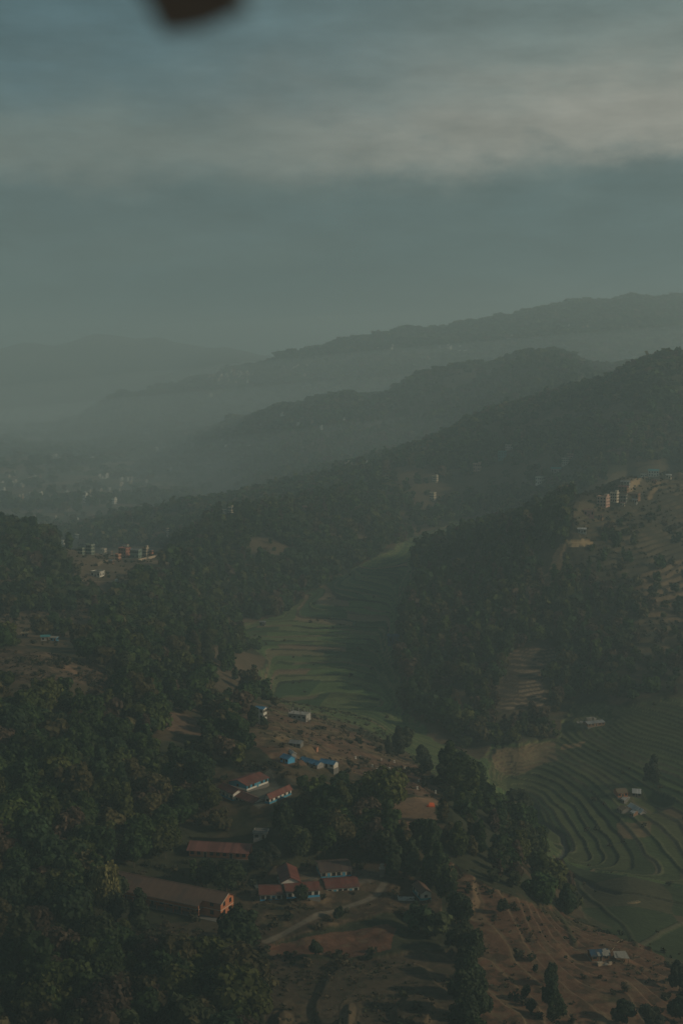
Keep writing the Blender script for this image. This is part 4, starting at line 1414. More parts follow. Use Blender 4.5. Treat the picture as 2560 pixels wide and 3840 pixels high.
def tin_shack():
    p = pick(2232, 3598)
    z0 = float(p[2])
    a, b = at_h(2207, 3562, z0 + 3.4), at_h(2277, 3558, z0 + 3.4)
    c = (a + b) / 2
    rot = math.atan2(b[1] - a[1], b[0] - a[0])
    L_ = float(np.linalg.norm((b - a)[:2]))
    root = long_block('tin_shack', 'dull blue tin shack patched with pale sheets on the lower right slope', (c[0], c[1], z0), rot, L_ - .6, 5.4, 2.2, 3.3, 'mud', 'dark_blue', None, 2, 1, 'wood', 'wood', cat='shack', over=.4)
    g = random.Random(5)
    for k in range(7):
        x, y = g.uniform(-L_ * .1, L_ * .5), g.uniform(-2.9, -.4)
        zt = 3.3 - abs(y) * 1.1 / 2.7 + .24 + k * .02
        w, l = g.uniform(.35, .7), g.uniform(.6, 1.0)
        MB().slab([(x - w, y - l, zt - l * .4), (x + w, y - l, zt - l * .4), (x + w, y + l, zt + l * .4), (x - w, y + l, zt + l * .4)], .05).build('patch_sheet', root, 'junk')
    p2 = pick(2325, 3600)
    r2 = empty('lean_to', (p2[0], p2[1], p2[2]), rot - .1)
    tag(r2, 'pale lean-to of broken sheets beside the dull blue shack', 'shed')
    b = MB()
    b.slab([(-2.6, -1.8, 1.7), (2.8, -2.2, 1.5), (2.2, 2.2, 2.5), (-2.4, 1.9, 2.6)], .1)
    b.slab([(-1.4, -1.9, 1.86), (-.4, -2.0, 1.83), (-.5, 1.0, 2.5), (-1.5, .9, 2.52)], .08)
    ro = b.build('roof', r2, 'junk')
    for x, y, h in ((-2.2, -1.6, 1.55), (2.4, -1.9, 1.4), (2.0, 1.9, 2.3), (-2.1, 1.7, 2.4)):
        put('post', MB().tube((0, 0, -.8), (0, 0, h), .08, .07, 6).mesh('post', 'wood'), r2, (x, y, 0))
    MB().box(-2.2, 1.2, 1.75, 1.85, -.6, 2.2).build('back_wall', r2, 'mud')
    r3 = rubble('stone_wall', 'low pale stone wall along the front of the dull blue shack', 'wall', 2268, 3618, 4.6, .9, 1.2, ['pale_stone', 'junk'], 12, 8, rot)
    KEEP_OUT.append((c[0], c[1] - 4, 10))
    for k, (u0, v0, u1, v1) in enumerate(((2262, 3520, 2305, 3530), (2312, 3536, 2332, 3526), (2290, 3570, 2302, 3554), (2285, 3545, 2325, 3552))):
        q0, q1 = pick(u0, v0), pick(u1, v1)
        o = link(bpy.data.objects.new('wooden_pole', MB().tube((0, 0, .15), (q1[0] - q0[0], q1[1] - q0[1], q1[2] - q0[2] + .35), .09, .06, 6).mesh('wooden_pole', 'straw')))
        o.location = q0
        tag(o, 'long bleached pole lying on the ground behind the dull blue shack', 'pole', 'poles lying by the shack')


tin_shack()

# --- village on the left ridge
VL = 'houses of the left ridge village'
box_house('village_house', 'dark green three-storey flat roofed house at the left of the ridge village', 324, 355, 2042, 2079, 3, 'green', group=VL, rot=-30)
box_house('village_house', 'low dark green house attached left of the three-storey green one', 293, 321, 2054, 2078, 2, 'green', group=VL, rot=-30)
box_house('village_house', 'small pale cottage alone between green and red houses on the left ridge', 379, 401, 2057, 2072, 1, 'cream', group=VL, rot=-35)
box_house('village_house', 'orange walled house at the near end of the red row on the left ridge', 433, 455, 2078, 2101, 2, 'orange', group=VL, rot=-42)
box_house('village_house', 'red house with a flat red top in the left ridge row', 446, 490, 2054, 2090, 3, 'redp', group=VL, rot=-30, trim_m='redp')
box_house('village_house', 'wide grey green house with a tin roof right of the red house', 490, 532, 2060, 2092, 2, 'green', 'gable', -20, group=VL, roof_m='grey_tin', wins=4)
box_house('village_house', 'tall cream house with roof tower at the right end of the left ridge row', 536, 558, 2054, 2086, 3, 'pale_stone', group=VL, rot=-30, tower=True, tank=True)
box_house('bungalow', 'white bungalow with a dark flat roof below the left ridge village', 343, 391, 2142, 2160, 1, 'white', group=VL, rot=-24, trim_m='dark_conc')
box_house('tall_house', 'slender pale tower house standing beyond the left ridge village', 624, 635, 1981, 2014, 4, 'cream', behind=1500, rot=-40, wins=1)
box_house('village_house', 'small pale house below the far left forest edge', 232, 246, 2026, 2040, 1, 'white', behind=1200 * S, rot=-35, group='scattered houses beyond the left ridge')
box_house('village_house', 'two-storey white house on the hollow behind the left ridge village', 283, 298, 2004, 2022, 2, 'white', behind=1200 * S, rot=-35, group='scattered houses beyond the left ridge')


for nm_, lab_, u0_, u1_, vt_, vb_, fl_, w_m, rf_m, gr_ in (
        ('village_house', 'small tan house just left of the orange walled house on the left ridge', 404, 424, 2066, 2080, 1, 'mud', 'thatch', VL),
        ('village_house', 'tan house with a rusty roof behind the red house on the left ridge', 462, 486, 2042, 2056, 1, 'cream', 'rust_roof', VL),
        ('village_house', 'bare brick house at the far right end of the left ridge row', 560, 576, 2062, 2084, 2, 'brick', 'grey_tin', VL),
        ('village_house', 'low tan house with a grey roof on the bare ground below the left ridge row', 408, 430, 2100, 2112, 1, 'mud', 'grey_tin', VL)):
    box_house(nm_, lab_, u0_, u1_, vt_, vb_, fl_, w_m, 'gable', -28, group=gr_, roof_m=rf_m, wins=2)


def retaining_wall():
    pts = [(456, 2103), (490, 2104), (520, 2105), (545, 2100), (570, 2094), (598, 2088)]
    g = [pick(u, v) for u, v in pts]
    o0 = g[0]
    b = MB()
    for a, c in zip(g[:-1], g[1:]):
        a, c = a - o0, c - o0
        b.slab([(a[0], a[1], a[2] + 2.4), (c[0], c[1], c[2] + 2.4), (c[0], c[1] + .8, c[2] + 2.4), (a[0], a[1] + .8, a[2] + 2.4)], 4.5)
    o = link(bpy.data.objects.new('retaining_wall', b.mesh('retaining_wall', 'pale_stone')))
    o.location = o0
    tag(o, 'pale stone retaining wall under the houses of the left ridge village', 'wall', None, 'thing')


retaining_wall()

# --- village on the right ridge
VR = 'houses of the right ridge village'
box_house('village_house', 'white house with a teal tin roof highest on the right ridge', 2426, 2470, 1764, 1785, 2, 'white', 'gable', -12, group=VR, roof_m='teal', wins=4)
box_house('village_house', 'low pale annex just left of the teal roofed house', 2399, 2424, 1778, 1787, 1, 'white', group=VR, rot=-12)
box_house('village_house', 'grey roofed house on the slope left of the dirt track', 2324, 2362, 1806, 1822, 2, 'concrete', 'gable', -20, group=VR, roof_m='grey_tin')
box_house('village_house', 'brown roofed house under the grey roofed one on the right ridge', 2316, 2356, 1824, 1841, 2, 'mud', 'gable', -25, group=VR, roof_m='rust_roof')
box_house('village_house', 'pink and cream three-storey house with balconies at the left of the right ridge village', 2236, 2284, 1862, 1897, 3, 'pink', group=VR, rot=-38, trim_m='cream', tower=True)
box_house('village_house', 'tall cream house with a roof tower beside the pink one', 2286, 2318, 1848, 1880, 3, 'cream', group=VR, rot=-35, tower=True)
box_house('village_house', 'long dark flat roofed house right of the cream tower house', 2311, 2350, 1856, 1880, 2, 'dark_conc', group=VR, rot=-20)
box_house('village_house', 'brown thatched farmhouse with a grey end at the foot of the dirt track', 2352, 2400, 1850, 1867, 1, 'mud', 'gable', -28, group=VR, roof_m='thatch')
box_house('barn', 'dull rose barn with an overhanging flat roof below the pink house', 2186, 2226, 1912, 1933, 1, 'rose', group=VR, rot=-8, trim_m='straw')
box_house('village_house', 'grey tin roofed hut on the slope above the bare bench', 2163, 2198, 1982, 1997, 1, 'concrete', 'gable', -12, group=VR, roof_m='tin')

for lab_, u0_, u1_, vt_, vb_, fl_, w_m, rf_m in (
        ('small pale house tucked under the dark flat roofed one on the right ridge', 2322, 2342, 1884, 1898, 1, 'cream', 'rust_roof'),
        ('small grey shed on the slope just below the thatched farmhouse', 2368, 2388, 1872, 1884, 1, 'concrete', 'grey_tin'),
        ('little house with a rusty roof beside the upper end of the dirt track', 2440, 2460, 1800, 1812, 1, 'mud', 'rust_roof'),
        ('pale cottage at the right edge of the right ridge village', 2494, 2516, 1780, 1793, 1, 'cream', 'tin'),
        ('small tan house on the bare ground right of the rose barn', 2240, 2260, 1930, 1943, 1, 'mud', 'thatch')):
    box_house('village_house', lab_, u0_, u1_, vt_, vb_, fl_, w_m, 'gable', -24, group=VR, roof_m=rf_m, wins=2)

# --- houses across the middle hill
MH = 'houses on the middle hillside'
B1 = 1500 * S
box_house('hill_house', 'teal painted house on the dark middle hillside', 1866, 1898, 1692, 1722, 3, 'teal', group=MH, rot=-10, trim_m='teal')
box_house('hill_house', 'grey house behind the teal one on the hillside', 1892, 1924, 1668, 1686, 2, 'concrete', group=MH, rot=-15)
box_house('hill_house', 'pinkish flat roofed house left of and below the teal one', 1772, 1805, 1738, 1764, 2, 'pink', group=MH, rot=-25, trim_m='cream', tower=True)
box_house('hill_house', 'cream house with a low wing above the lighter clearing', 1619, 1642, 1785, 1808, 3, 'cream', group=MH, rot=-30, tower=True)
box_house('hill_house', 'cream house lower down beside a tree clump', 1610, 1634, 1847, 1875, 3, 'cream', group=MH, rot=-38)
box_house('hill_house', 'bright white ended house on the dark slope right of the paddies', 2006, 2040, 1788, 1813, 2, 'white', group=MH, rot=-40)
box_house('hill_house', 'brownish four-storey house among trees on the dark hillside', 2104, 2132, 1718, 1742, 3, 'concrete', group=MH, rot=-30)
box_house('hill_house', 'smaller brown house just above the four-storey hillside one', 2124, 2148, 1702, 1718, 2, 'rose', group=MH, rot=-25)
box_house('hill_house', 'long teal roofed house low on the dark hillside', 2064, 2104, 1756, 1772, 1, 'concrete', 'gable', -10, group=MH, roof_m='teal', wins=4)
box_house('ridge_house', 'small cream house on the skyline of the near spur', 832, 852, 1911, 1926, 2, 'cream', group=MH, rot=-35)
box_house('ridge_house', 'taller cream house right of the small one on the near spur', 856, 876, 1902, 1922, 2, 'cream', group=MH, rot=-38, tower=True)
box_house('forest_house', 'low brown house half hidden at the forest edge right of the spur', 1132, 1152, 1898, 1912, 1, 'mud', 'gable', -15, group=MH, roof_m='rust_roof')

# --- small things on the left slope and in the valley
box_house('hut', 'hut with a dull teal roof half hidden by trees on the left slope', 154, 189, 2384, 2400, 1, 'concrete', 'gable', 10, roof_m='teal', wins=2)
box_house('hut', 'little pale roofed hut just right of the teal roofed one', 190, 218, 2388, 2402, 1, 'bright_blue', 'gable', -8, roof_m='junk', wins=2)
box_house('hut', 'straw roofed hut at the far left edge of the clearing', 82, 106, 2372, 2386, 1, 'mud', 'gable', 8, roof_m='straw', wins=2)
box_house('hut', 'small dark hut alone in the middle paddies', 974, 996, 2330, 2346, 1, 'dark_conc', 'gable', -12, roof_m='grey_tin', wins=2)
box_house('hut', 'blue tarpaulin roofed hut in shade at the edge of the valley wood', 1452, 1500, 2382, 2406, 1, 'dark_blue', 'gable', -8, roof_m='dark_blue', wins=2)
box_house('hut', 'low pale walled hut with a dark top between school yards', 952, 1004, 3124, 3138, 1, 'concrete', 'flat', -6, trim_m='dark_conc', wins=2)


def pagoda():
    p = pick(1508, 1733)
    root = empty('pagoda', (p[0], p[1], p[2] - .5))
    tag(root, 'small reddish tiered pagoda at the left foot of the wooded hill', 'pagoda')
    z, w = 0, 8.0
    for k in range(3):
        MB().box(-w / 2, w / 2, -w / 2, w / 2, z - (2 if k == 0 else 0), z + 3.4).build('wall', root, 'brick')
        b = MB()
        e, i_, zt = w * .85, w * .38, z + 3.4
        c0 = [(-e, -e, zt), (e, -e, zt), (e, e, zt), (-e, e, zt)]
        c1 = [(-i_, -i_, zt + 2.2), (i_, -i_, zt + 2.2), (i_, i_, zt + 2.2), (-i_, i_, zt + 2.2)]
        for q in range(4):
            b.poly([c0[q], c0[(q + 1) % 4], c1[(q + 1) % 4], c1[q]])
        b.poly(c1)
        b.poly(c0[::-1])
        b.build('roof', root, 'rust_roof')
        put('door', door_mesh(1.0, 2.0, 'wood'), root, (0, -w / 2 - .02, z + .1))
        z += 5.0
        w *= .68
    MB().tube((0, 0, z + .4), (0, 0, z + 2.6), .4, .05, 8).build('finial', root, 'straw')


pagoda()


def small_things():
    # white marker posts on the brown slope
    px = [(52, 357), (68, 339), (115, 478), (133, 535), (87, 592), (122, 625), (147, 602), (149, 380), (169, 633), (155, 690), (165, 818), (180, 522), (196, 412), (200, 657), (203, 822), (226, 592), (234, 848), (237, 502), (284, 806), (288, 698), (352, 866), (382, 856), (23, 634)]
    real = [(204, 357), (272, 339), (450, 478), (521, 535), (342, 592), (478, 625), (578, 602), (585, 380), (664, 633), (608, 690), (650, 818), (707, 522), (771, 412), (783, 657), (800, 822), (886, 592), (918, 848), (930, 502), (1114, 806), (1130, 698), (1382, 866), (1500, 856), (90, 634)]
    g = random.Random(3)
    b = MB()
    b.box(-.28, .28, -.2, .2, -.5, .9).box(-.36, .36, -.26, .26, .9, 1.05).box(-.4, .4, -.4, .4, -.5, .12)
    me = b.mesh('marker_stone', 'white')
    for x, y in real:
        p = pick(1280 + x / 3.92, 2750 + y / 3.92 + 4)
        o = link(bpy.data.objects.new('marker_stone', me))
        o.location = p
        o.rotation_euler = (g.uniform(-.12, .12), g.uniform(-.12, .12), g.uniform(0, 3))
        s = g.uniform(.8, 1.25)
        o.scale = (s, s, s * g.uniform(.9, 1.3))
        tag(o, 'little white stone post standing on the bare brown slope above the bare patch', 'marker stone', 'white stone posts on the brown slope')
    # water tower by the school
    p = pick(1432, 3286)
    root = empty('water_tower', p)
    tag(root, 'slim concrete water tower with a pale tank by the end of the road', 'water tower')
    MB().box(-.9, .9, -.9, .9, -1, 3.2).build('pillar', root, 'dark_conc')
    MB().box(-1.2, 1.2, -1.2, 1.2, 3.2, 3.4).build('slab', root, 'concrete')
    MB().tube((0, 0, 3.4), (0, 0, 4.9), .85, .8, 12).build('tank', root, 'junk')
    # concrete slab
    p = pick(1522, 3372)
    o = link(bpy.data.objects.new('concrete_platform', MB().box(-3.2, 3.2, -1.8, 1.8, -1, .35).box(-3.2, -2.9, -1.8, 1.8, .35, .9).mesh('concrete_platform', 'concrete')))
    o.location = p
    tag(o, 'flat grey concrete platform left of the small white gabled house', 'platform')
    # steps beside the lower row
    pa, pb = pick(966, 3329), pick(946, 3300)
    b = MB()
    for k in range(10):
        f = k / 9
        q = pa * (1 - f) + pb * f - pa
        b.box(q[0] - .7, q[0] + .7, q[1] - .5, q[1] + .5, q[2] - .8, q[2] + .15)
    o = link(bpy.data.objects.new('stone_steps', b.mesh('stone_steps', 'pale_stone')))
    o.location = pa
    tag(o, 'pale stone steps climbing left from the shortest classroom', 'steps')
    # straw patch, orange heap, white box, utility poles
    p = pick(2372, 3386)
    root = empty('straw_stack', p, R(25))
    tag(root, 'low pale straw stack lying in the flat brown field', 'straw stack')
    b = MB()
    for k in range(9):
        x = (k - 4) * .75
        b.tube((x, -1.0, .15 + .1 * (k % 3)), (x + .3, 1.0, .15 + .1 * (k % 2)), .34, .26, 7)
    b.build('sheaves', root, 'straw')
    p = pick(1618, 3024)
    b = MB()
    b.slab([(-1.4, -1.0, .5), (1.3, -1.1, .4), (1.0, 1.0, 1.3), (-.9, .9, 1.5)], 1.2)
    b.slab([(-2.4, -.6, .3), (-1.3, -.8, .5), (-1.0, .8, .9), (-2.0, .9, .6)], .9)
    o = link(bpy.data.objects.new('tarpaulin_heap', b.mesh('tarpaulin_heap', 'vermil')))
    o.location = p
    tag(o, 'bright orange tarpaulin heap at the corner of the bare earth patch', 'tarpaulin')
    p = pick(438, 2186)
    o = link(bpy.data.objects.new('white_tank', MB().tube((0, 0, -.5), (0, 0, 3.4), 1.7, 1.6, 14).tube((0, 0, 3.4), (0, 0, 3.9), 1.4, .4, 14).mesh('white_tank', 'white')))
    o.location = p
    tag(o, 'white round tank beside the path below the left ridge village', 'tank')
    p = pick(2350, 3062)
    for (u, v, h, lab) in ((648, 2086, 9, 'utility pole on the crest right of the left ridge village'), (368, 2186, 12, 'utility pole in front of the white bungalow'), (1129, 2742, 12, 'thin utility pole below the unfinished building'), (1161, 2790, 13, 'thin utility pole rising behind the blue roofed huts'),
                            (1360, 2966, 9, 'utility pole at the lower edge of the brown slope')):
        p = pick(u, v)
        b = MB().tube((0, 0, -1), (0, 0, h), .16, .10, 8)
        root = empty('utility_pole', p)
        tag(root, lab, 'utility pole', 'utility poles')
        b.build('mast', root, 'dark_conc')
        MB().box(-.9, .9, -.06, .06, h - .8, h - .65).build('crossarm', root, 'wood')


small_things()


# ------------------------------------------------------------------ far houses
def far_house_meshes():
    out = []
    for i, m in enumerate(FARM):
        for k in range(2):
            b = MB()
            h = (9.0, 6.0)[k]
            w, d = (8.0, 11.0)[k], (8.5, 8.0)[k]
            b.box(-w / 2, w / 2, -d / 2, d / 2, -4, h, 0)
            b.box(-w / 2 - .4, w / 2 + .4, -d / 2 - .4, d / 2 + .4, h, h + .4, 1)
            b.box(-w / 2 - .3, w / 2 + .3, -d / 2 - .3, d / 2 + .3, h / 2 - .15, h / 2 + .15, 1)
            b.box(w * .05, w * .4, -d * .1, d * .35, h + .4, h + 2.9, 0)
            for f in range(2):
                for j in range(3):
                    x = (j - 1) * w * .3
                    b.box(x - .6, x + .6, -d / 2 - .05, -d / 2 + .1, f * h / 2 + h * .14, f * h / 2 + h * .34, 2)
                    y = (j - 1) * d * .3
                    b.box(w / 2 - .1, w / 2 + .05, y - .6, y + .6, f * h / 2 + h * .14, f * h / 2 + h * .34, 2)
            out.append(b.mesh('far_house', m, MAT['dark_conc'] if k else MAT['trim'], MAT['glass']))
    return out


FH = far_house_meshes()


def far_houses():
    g = random.Random(11)
    # cluster: centre px, spread px, count, label, group, min distance
    CL = [((905, 1405), (75, 22), 26, 'tiny pale house in the dense cluster on the lower left shoulder of the far ridge', 'far ridge houses, left shoulder', 4200),
          ((800, 1425), (70, 22), 14, 'tiny pale house thinly scattered where the far ridge runs down to the plain', 'far ridge houses, lowest end', 4200),
          ((1100, 1400), (80, 25), 9, 'tiny pale house on the open fields in the middle of the far ridge', 'far ridge houses, middle fields', 4000),
          ((1450, 1305), (40, 10), 3, 'tiny pale house just under the far ridge crest left of the bright cluster', 'far ridge houses, under the crest', 4000),
          ((1725, 1310), (45, 14), 13, 'tiny white house in the left bright cluster high on the far ridge', 'far ridge houses, left bright cluster', 4000),
          ((1920, 1272), (55, 12), 17, 'tiny white house in the right bright cluster high on the far ridge', 'far ridge houses, right bright cluster', 4000),
          ((1560, 1350), (90, 30), 8, 'tiny pale house above the wooded middle ridge', 'far ridge houses, above the middle ridge', 4000),
          ((2250, 1230), (140, 12), 5, 'tiny pale house on the misty right part of the far ridge', 'far ridge houses, right part', 4000),
          ((560, 1690), (60, 14), 9, 'tiny house at the hazy left foot of the middle ridge', 'plain houses, foot of the middle ridge', 3000),
          ((270, 1715), (80, 18), 17, 'hazy pale house in the farthest village strip of the plain', 'plain houses, far strip', 3000),
          ((80, 1815), (75, 30), 18, 'hazy pale house in the village at the left edge of the plain', 'plain houses, left village', 2400),
          ((390, 1790), (30, 8), 5, 'bright house on the crest of the small wooded mound in the plain', 'plain houses, wooded mound crest', 2400),
          ((480, 1805), (40, 14), 9, 'hazy brownish house right of the small wooded mound', 'plain houses, right of the mound', 2400),
          ((330, 1855), (130, 18), 22, 'hazy house among the trees on the near side of the wooded mound', 'plain houses, near side of the mound', 2300),
          ((60, 1870), (60, 25), 7, 'hazy house near the left edge below the village of the plain', 'plain houses, lower left', 2300),
          ((150, 1960), (90, 16), 5, 'pale house in the nearest fields of the plain', 'plain houses, nearest fields', 1900),
          ((1150, 1575), (110, 30), 9, 'pale house on the lower slope of the wooded middle ridge', 'middle ridge houses', 2400),
          ((850, 1660), (130, 40), 10, 'pale house scattered on the misty slope under the middle ridge', 'middle ridge houses, misty slope', 2400),
          ((1330, 1740), (70, 25), 5, 'small pale house at the left foot of the wooded right hill', 'houses at the left foot of the right hill', 1700),
          ((100, 1350), (60, 15), 2, 'tiny white building on the farthest left mountain', 'far left mountain houses', 6500)]
    for (cu, cv), (su, sv), n, lab, grp, ymin in CL:
        for k in range(n):
            p = pick(cu + g.gauss(0, su * .6), cv + g.gauss(0, sv * .6), ymin * S)
            if p[1] > 10500 * S:
                continue
            white = 'white' in lab or 'bright' in lab
            i = g.choice([0, 1]) if white else g.choice([0, 1, 2, 3, 4, 5, 6, 2, 3])
            o = link(bpy.data.objects.new('far_house', FH[i]))
            s = g.uniform(.6, 1.1) * (1.2 if p[1] > 4500 else .9)
            o.location = (p[0], p[1], grid_sample(GZ, p[0], p[1]))
            o.rotation_euler = (0, 0, R(-35) + g.uniform(-.4, .4))
            o.scale = (s * .9, s, s * g.choice([.7, .85, 1, 1.2]))
            tag(o, lab, 'house', grp)
            KEEP_OUT.append((p[0], p[1], 9))
            for q_ in (14, 30, 46):
                KEEP_OUT.append((p[0] * (1 - q_ / p[1]), p[1] - q_, 13))
    # single landmarks
    for u, v, h, lab in ((790, 1497, 2.2, 'slender bright tower on the lower left end of the far ridge'), (1070, 1576, 1.5, 'narrow white house alone on the shoulder of the middle ridge'), (322, 1884, 1.7, 'tall pale house in front of the wooded mound in the plain'),
                         (430, 1890, 1.2, 'pale pinkish block alone at the edge of the nearest terraced fields'), (640, 1767, 1.0, 'bright roofed house on the slope right of the wooded mound')):
        p = pick(u, v, 2300 * S)
        o = link(bpy.data.objects.new('far_house', FH[0]))
        o.location = p
        s = 1.1
        o.scale = (s, s, s * h)
        o.rotation_euler = (0, 0, R(-35))
        tag(o, lab, 'house')
        KEEP_OUT.append((p[0], p[1], 12))
        KEEP_OUT.append((p[0], p[1] - 18, 12))


far_houses()

# ------------------------------------------------------------------ trees: chosen ones, the nearest as single trees, the rest as forest
ROWL = 'trees down the brown slope'
CHOSEN = [  # u, v of the foot, height px, width px, kind, tint, label, group
    (905, 3572, 158, 165, 'broad', (.040, .062, .025), 'big round tree in front of the brick gable', None),
    (388, 3455, 215, 130, 'broad', (.20, .18, .062), 'yellowish crowned tree left of the brown roof', None),
    (528, 3500, 165, 82, 'tall', (.040, .058, .024), 'dark tall tree hiding the left end of the brick building', None),
    (440, 3480, 130, 90, 'broad', (.036, .05, .024), 'dark tree just right of the yellowish one', None),
    (1122, 3392, 72, 60, 'broad', (.038, .06, .024), 'small round tree before the lower classrooms', None),
    (1268, 3455, 56, 44, 'broad', (.038, .06, .024), 'small round bushy tree on the near side of the dirt road', None),
    (1184, 3592, 66, 56, 'broad', (.04, .062, .026), 'small tree at the near edge of the red earth field', None),
    (1580, 3190, 125, 125, 'broad', (.038, .064, .024), 'round tree under the bare earth patch', None),
    (1478, 3294, 150, 74, 'tall', (.045, .066, .026), 'left tall tree of the group behind the water tower', None),
    (1536, 3296, 150, 76, 'tall', (.05, .07, .027), 'right tall tree of the group behind the water tower', None),
    (1612, 3255, 175, 84, 'tall', (.044, .066, .026), 'tall tree behind the small white gabled house', None),
    (1645, 3335, 170, 84, 'tall', (.046, .07, .027), 'tall sunlit tree right of the small white gabled house', None),
    (1672, 3392, 135, 80, 'broad', (.05, .07, .028), 'broad tree right below the small white gabled house', None),
    (1735, 3480, 130, 110, 'broad', (.034, .052, .024), 'highest and darkest tree of the row down the brown slope', ROWL),
    (1720, 3575, 110, 120, 'broad', (.062, .072, .030), 'olive green tree second from the top of the slope row', ROWL),
    (1765, 3612, 125, 100, 'broad', (.045, .062, .026), 'tree in the row down the brown slope', ROWL),
    (1750, 3680, 130, 105, 'broad', (.045, .064, .026), 'tree in the row down the brown slope', ROWL),
    (1775, 3740, 140, 105, 'broad', (.042, .062, .026), 'tree in the row down the brown slope', ROWL),
    (1745, 3800, 150, 115, 'broad', (.040, .056, .024), 'tree in the row down the brown slope', ROWL),
    (1800, 3830, 130, 100, 'broad', (.044, .062, .026), 'tree in the row down the brown slope', ROWL),
    (1740, 3890, 150, 125, 'broad', (.040, .056, .024), 'tree in the row down the brown slope', ROWL),
    (850, 3348, 118, 120, 'broad', (.044, .064, .026), 'broad tree in front of the rusty roofed hall', None),
    (775, 3335, 110, 84, 'broad', (.036, .055, .024), 'dark tree between the rusty roofed hall and the long brown roof', None),
    (972, 3262, 74, 84, 'broad', (.040, .052, .030), 'greyish round tree right of the rusty roofed hall', None),
    (1018, 3246, 84, 84, 'broad', (.044, .050, .032), 'greyish tree behind the white gabled hall', None),
    (952, 2728, 84, 46, 'tall', (.040, .060, .026), 'slim tree left in front of the three-storey house', None),
    (990, 2726, 40, 34, 'broad', (.042, .062, .026), 'bush-like tree at the foot of the three-storey house', None),
    (1055, 3140, 135, 80, 'broad', (.040, .060, .025), 'tall dark tree below the right bar of the courtyard', None),
    (1885, 3428, 52, 46, 'broad', (.045, .062, .028), 'small tree alone high on the brown slope', None),
    (2065, 3720, 110, 52, 'broad', (.040, .062, .026), 'upper tree of the narrow line left of the ploughed plot', None),
    (2058, 3790, 120, 60, 'broad', (.040, .062, .026), 'middle tree of the narrow line left of the ploughed plot', None),
    (2085, 3850, 110, 60, 'broad', (.044, .066, .026), 'lowest tree of the narrow line left of the ploughed plot', None),
    (1968, 3752, 60, 34, 'broad', (.032, .056, .022), 'little round tree alone between the slope row and the narrow line', None),
    (2006, 3650, 34, 24, 'broad', (.03, .046, .022), 'dark bush-like tree in the middle of the brown slope', None),
    (1990, 3800, 48, 40, 'broad', (.03, .046, .022), 'low dark tree at the bottom of the brown slope', None),
    (2330, 3850, 95, 84, 'broad', (.03, .046, .022), 'dark tree at the bottom edge under the ploughed plot', None),
    (2545, 3720, 115, 64, 'broad', (.032, .046, .024), 'dark tree at the right edge below the paddies', None),
    (2560, 3850, 140, 110, 'broad', (.034, .05, .024), 'dark tree in the bottom right corner', None),
    (2440, 3870, 95, 95, 'broad', (.05, .058, .034), 'greyish tree at the bottom edge near the right corner', None),
    (2448, 2945, 112, 42, 'tall', (.055, .066, .030), 'tall thin tree standing behind the farm cluster', None),
    (2420, 2935, 70, 30, 'tall', (.050, .062, .028), 'shorter thin tree beside the tall one behind the farm cluster', None),
    (1492, 2832, 105, 52, 'tall', (.055, .062, .032), 'thin tree with a tall bare stem at the far edge of the brown slope', None),
    (1455, 2830, 70, 30, 'tall', (.050, .060, .032), 'shorter thin tree at the far edge of the brown slope', None),
    (1585, 2870, 80, 60, 'broad', (.05, .06, .028), 'bushy tree at the right foot of the brown slope', None),
    (1600, 2905, 60, 70, 'broad', (.045, .055, .026), 'low bushy tree below the right foot of the brown slope', None),
]
chosen_xy = []
for u, v, hp, wp, kind, tint, lab, grp in CHOSEN:
    p = pick(u, v)
    dist = math.sqrt((p ** 2).sum())
    hgt = hp / F * dist / .96
    wid = wp / F * dist
    cand = [i for i, q in enumerate(PROTO) if q[0] == kind]
    i = random.choice(cand)
    sc = hgt / PROTO[i][3]
    sxy = wid / 2 / (PROTO[i][4] * 1.12) / sc
    place_tree(i, p[0], p[1], float(grid_sample(GZ, p[0], p[1])), sc, random.uniform(0, 6.28), tint, lab, 'broadleaf_tree' if kind == 'broad' else 'tall_tree', grp, 'tree', max(.6, min(1.6, sxy)))
    PROTECT.append((u - wp * .42, u + wp * .42, v - hp, v - hp * .5, p[1] - 8))
    chosen_xy.append((p[0], p[1], wid * .45))

TP, TZ, TU, TV, TVIS = scatter()
noconif = inpoly(TU, TV, RSLOPE) | inpoly(TU, TV, DARKT)
tallz = np.zeros(len(TP), bool)
for poly in TALLZONE:
    tallz |= inpoly(TU, TV, poly)
kindsel = np.where(rng.random(len(TP)) < np.where(noconif, 0, np.where(tallz, .6, .15)), 1, 0)
proto_i = np.where(kindsel == 1, rng.integers(5, 9, len(TP)), rng.integers(0, 5, len(TP)))
scl = (rng.uniform(.45, 1.15, len(TP)) + .25 * rng.random(len(TP)) ** 3 + np.clip(fbm(TP[:, 0], TP[:, 1], 60, 2, 98) * .5, -.2, .25)) * (1 + .10 * (TP[:, 1] > 2900)) * np.where(TP[:, 1] > 4600, 1.3, 1.0)
STRIP = TALLZONE[0]
scl = np.where(inpoly(TU, TV, STRIP), scl * .72, scl)
scl = np.where(inpoly(TU, TV, [(1060, 2880), (1500, 2880), (1500, 3060), (1060, 3060)]), scl * .72, scl)
sparse = inpoly(TU, TV, SCRUB2) | inpoly(TU, TV, RSLOPE) | inpoly(TU, TV, SLOPE) | inpoly(TU, TV, DARKT) | inpoly(TU, TV, LEFT1) | inpoly(TU, TV, PATCHY)
scl = np.where(sparse & (TP[:, 1] < 2800), scl * .68, scl)
hs = np.array([SPEC[i][1] for i in proto_i]) * scl
ok = np.ones(len(TP), bool)
hpx = hs * .98 / TP[:, 1] * F
wpx = np.array([SPEC[i][2] for i in proto_i]) * scl / TP[:, 1] * F
